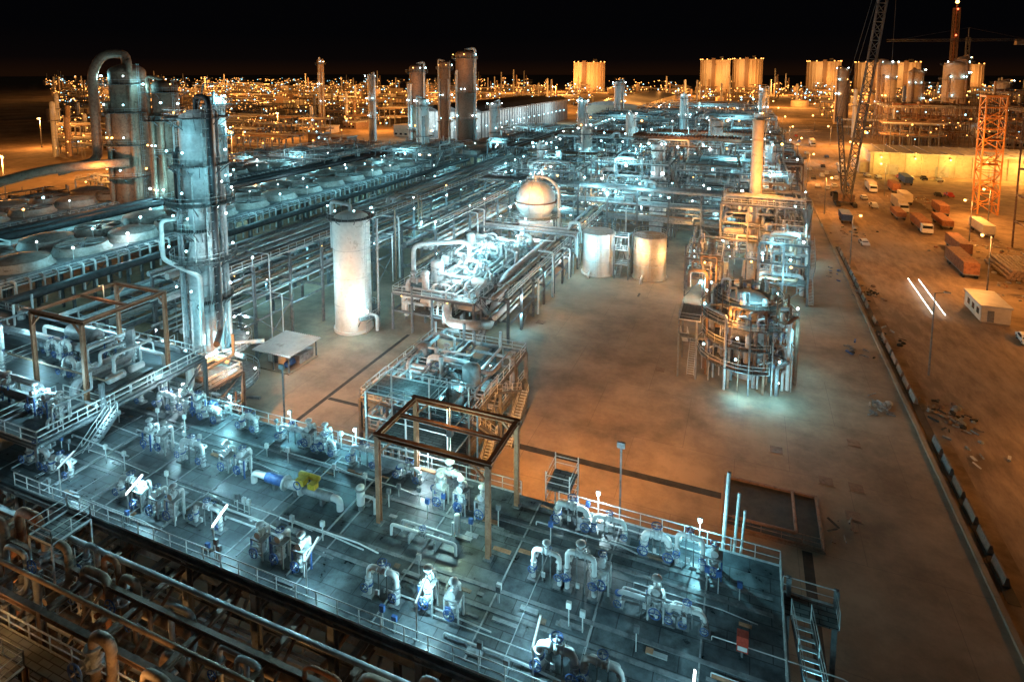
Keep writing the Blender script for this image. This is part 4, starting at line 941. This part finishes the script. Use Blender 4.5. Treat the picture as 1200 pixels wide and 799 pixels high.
heap("scrap_material_heap",18.5,91,24,1.,('tarp','pipe_grey','steel','pipe_brown'));heap("scrap_material_heap",26.5,92,60,1.3,dk);heap("scrap_material_heap",18,109,12,1.1,('rubber','blue_paint','steel'))
heap("scrap_material_heap",24,118,14,1.6,dk);heap("scrap_material_heap",27,84,9,1.2,('clad','tarp'));heap("scrap_material_heap",31,68,12,2,dk);heap("scrap_material_heap",29,190,20,3,dk);heap("scrap_material_heap",20,150,10,1.5,('steel','blue_paint'));heap("scrap_material_heap",11,64,8,1.,dk)
heap("scrap_material_heap",56,150,60,4,('rust','pipe_grey','steel','steel_brown'));heap("scrap_material_heap",58,250,40,4,('rust','rail','steel','wall_beige'));heap("scrap_material_heap",60,185,60,5,('rust','pipe_grey','steel','wall_beige'));heap("scrap_material_heap",24.4,140,30,1.5,dk)
b=B("barrier_row")
for y in range(58,175,4):
    if R.random()<.7:b.quadstrip([(22.9,y,.036),(23.5,y,.036),(23.3,y,.9),(23.1,y,.9),(22.9,y+3,.036),(23.5,y+3,.036),(23.3,y+3,.9),(23.1,y+3,.9)],[(0,1,2,3),(7,6,5,4),(1,5,6,2),(2,6,7,3),(3,7,4,0)],'steel_brown' if R.random()<.7 else 'steel')
b.done()
b=B("crash_barrier_wall");b.box(24.2,48,.0,24.9,58,.9,'wall_beige');b.done()
# ================================================================ added yard floods, sources unseen
for (x,y,z,tx,ty,e,an) in((-56,45,17,-60,72,30000,75),(-42,44,17,-47,82,26000,75),(-20,42.5,18,-18,70,72000,62),(-8,42.5,18,-5,74,34000,62)):
    b=B("added_flood_fixture");b.beam((x,y,10),(x,y,z),.12,'steel');b.box(x-.3,y-.2,z-.2,x+.3,y,z+.25,'steel');b.done();spot(x,y+.5,z,tx,ty,0,e,OR,an,.25)  # fixture and spot added to make the orange yard pools; real source unseen
light(-32,104,6,900,AM,.15);light(-62,78,9,1400,OR,.15)
# ================================================================ sky + added fill
w=bpy.data.worlds.new("World");sc.world=w;w.use_nodes=True;nt=w.node_tree;N=nt.nodes;L=nt.links
bg=N["Background"];tc=N.new("ShaderNodeTexCoord");sp=N.new("ShaderNodeSeparateXYZ");cr=N.new("ShaderNodeValToRGB")
L.new(tc.outputs["Generated"],sp.inputs[0]);L.new(sp.outputs["Z"],cr.inputs[0])
e=cr.color_ramp.elements;e[0].position=0;e[0].color=(.009,.0035,.0015,1);e[1].position=.5;e[1].color=(.0008,.0011,.0016,1)
x=e.new(.02);x.color=(.0025,.0016,.0016,1);x=e.new(.06);x.color=(.001,.001,.0014,1)
L.new(cr.outputs[0],bg.inputs[0]);bg.inputs[1].default_value=1.
sl=bpy.data.lights.new("fill_sun",'SUN');sl.energy=.03;sl.color=(1,.85,.7);sl.angle=math.radians(1);so=bpy.data.objects.new("fill_sun",sl);so.rotation_euler=(math.radians(40),math.radians(10),.5);sc.collection.objects.link(so)  # weak directional fill added to lift the shadows; no such source known
# ================================================================ camera
c=bpy.data.cameras.new("camera");co=bpy.data.objects.new("camera",c);sc.collection.objects.link(co);sc.camera=co
c.sensor_width=36;c.lens=21.;c.shift_y=-.2;c.clip_end=12000;c.clip_start=.5
co.location=(0,0,46);co.rotation_euler=(math.pi/2-math.atan(75/700),0,math.atan(280/704))
sc.view_settings.view_transform='Standard';sc.view_settings.look='None';sc.view_settings.exposure=0
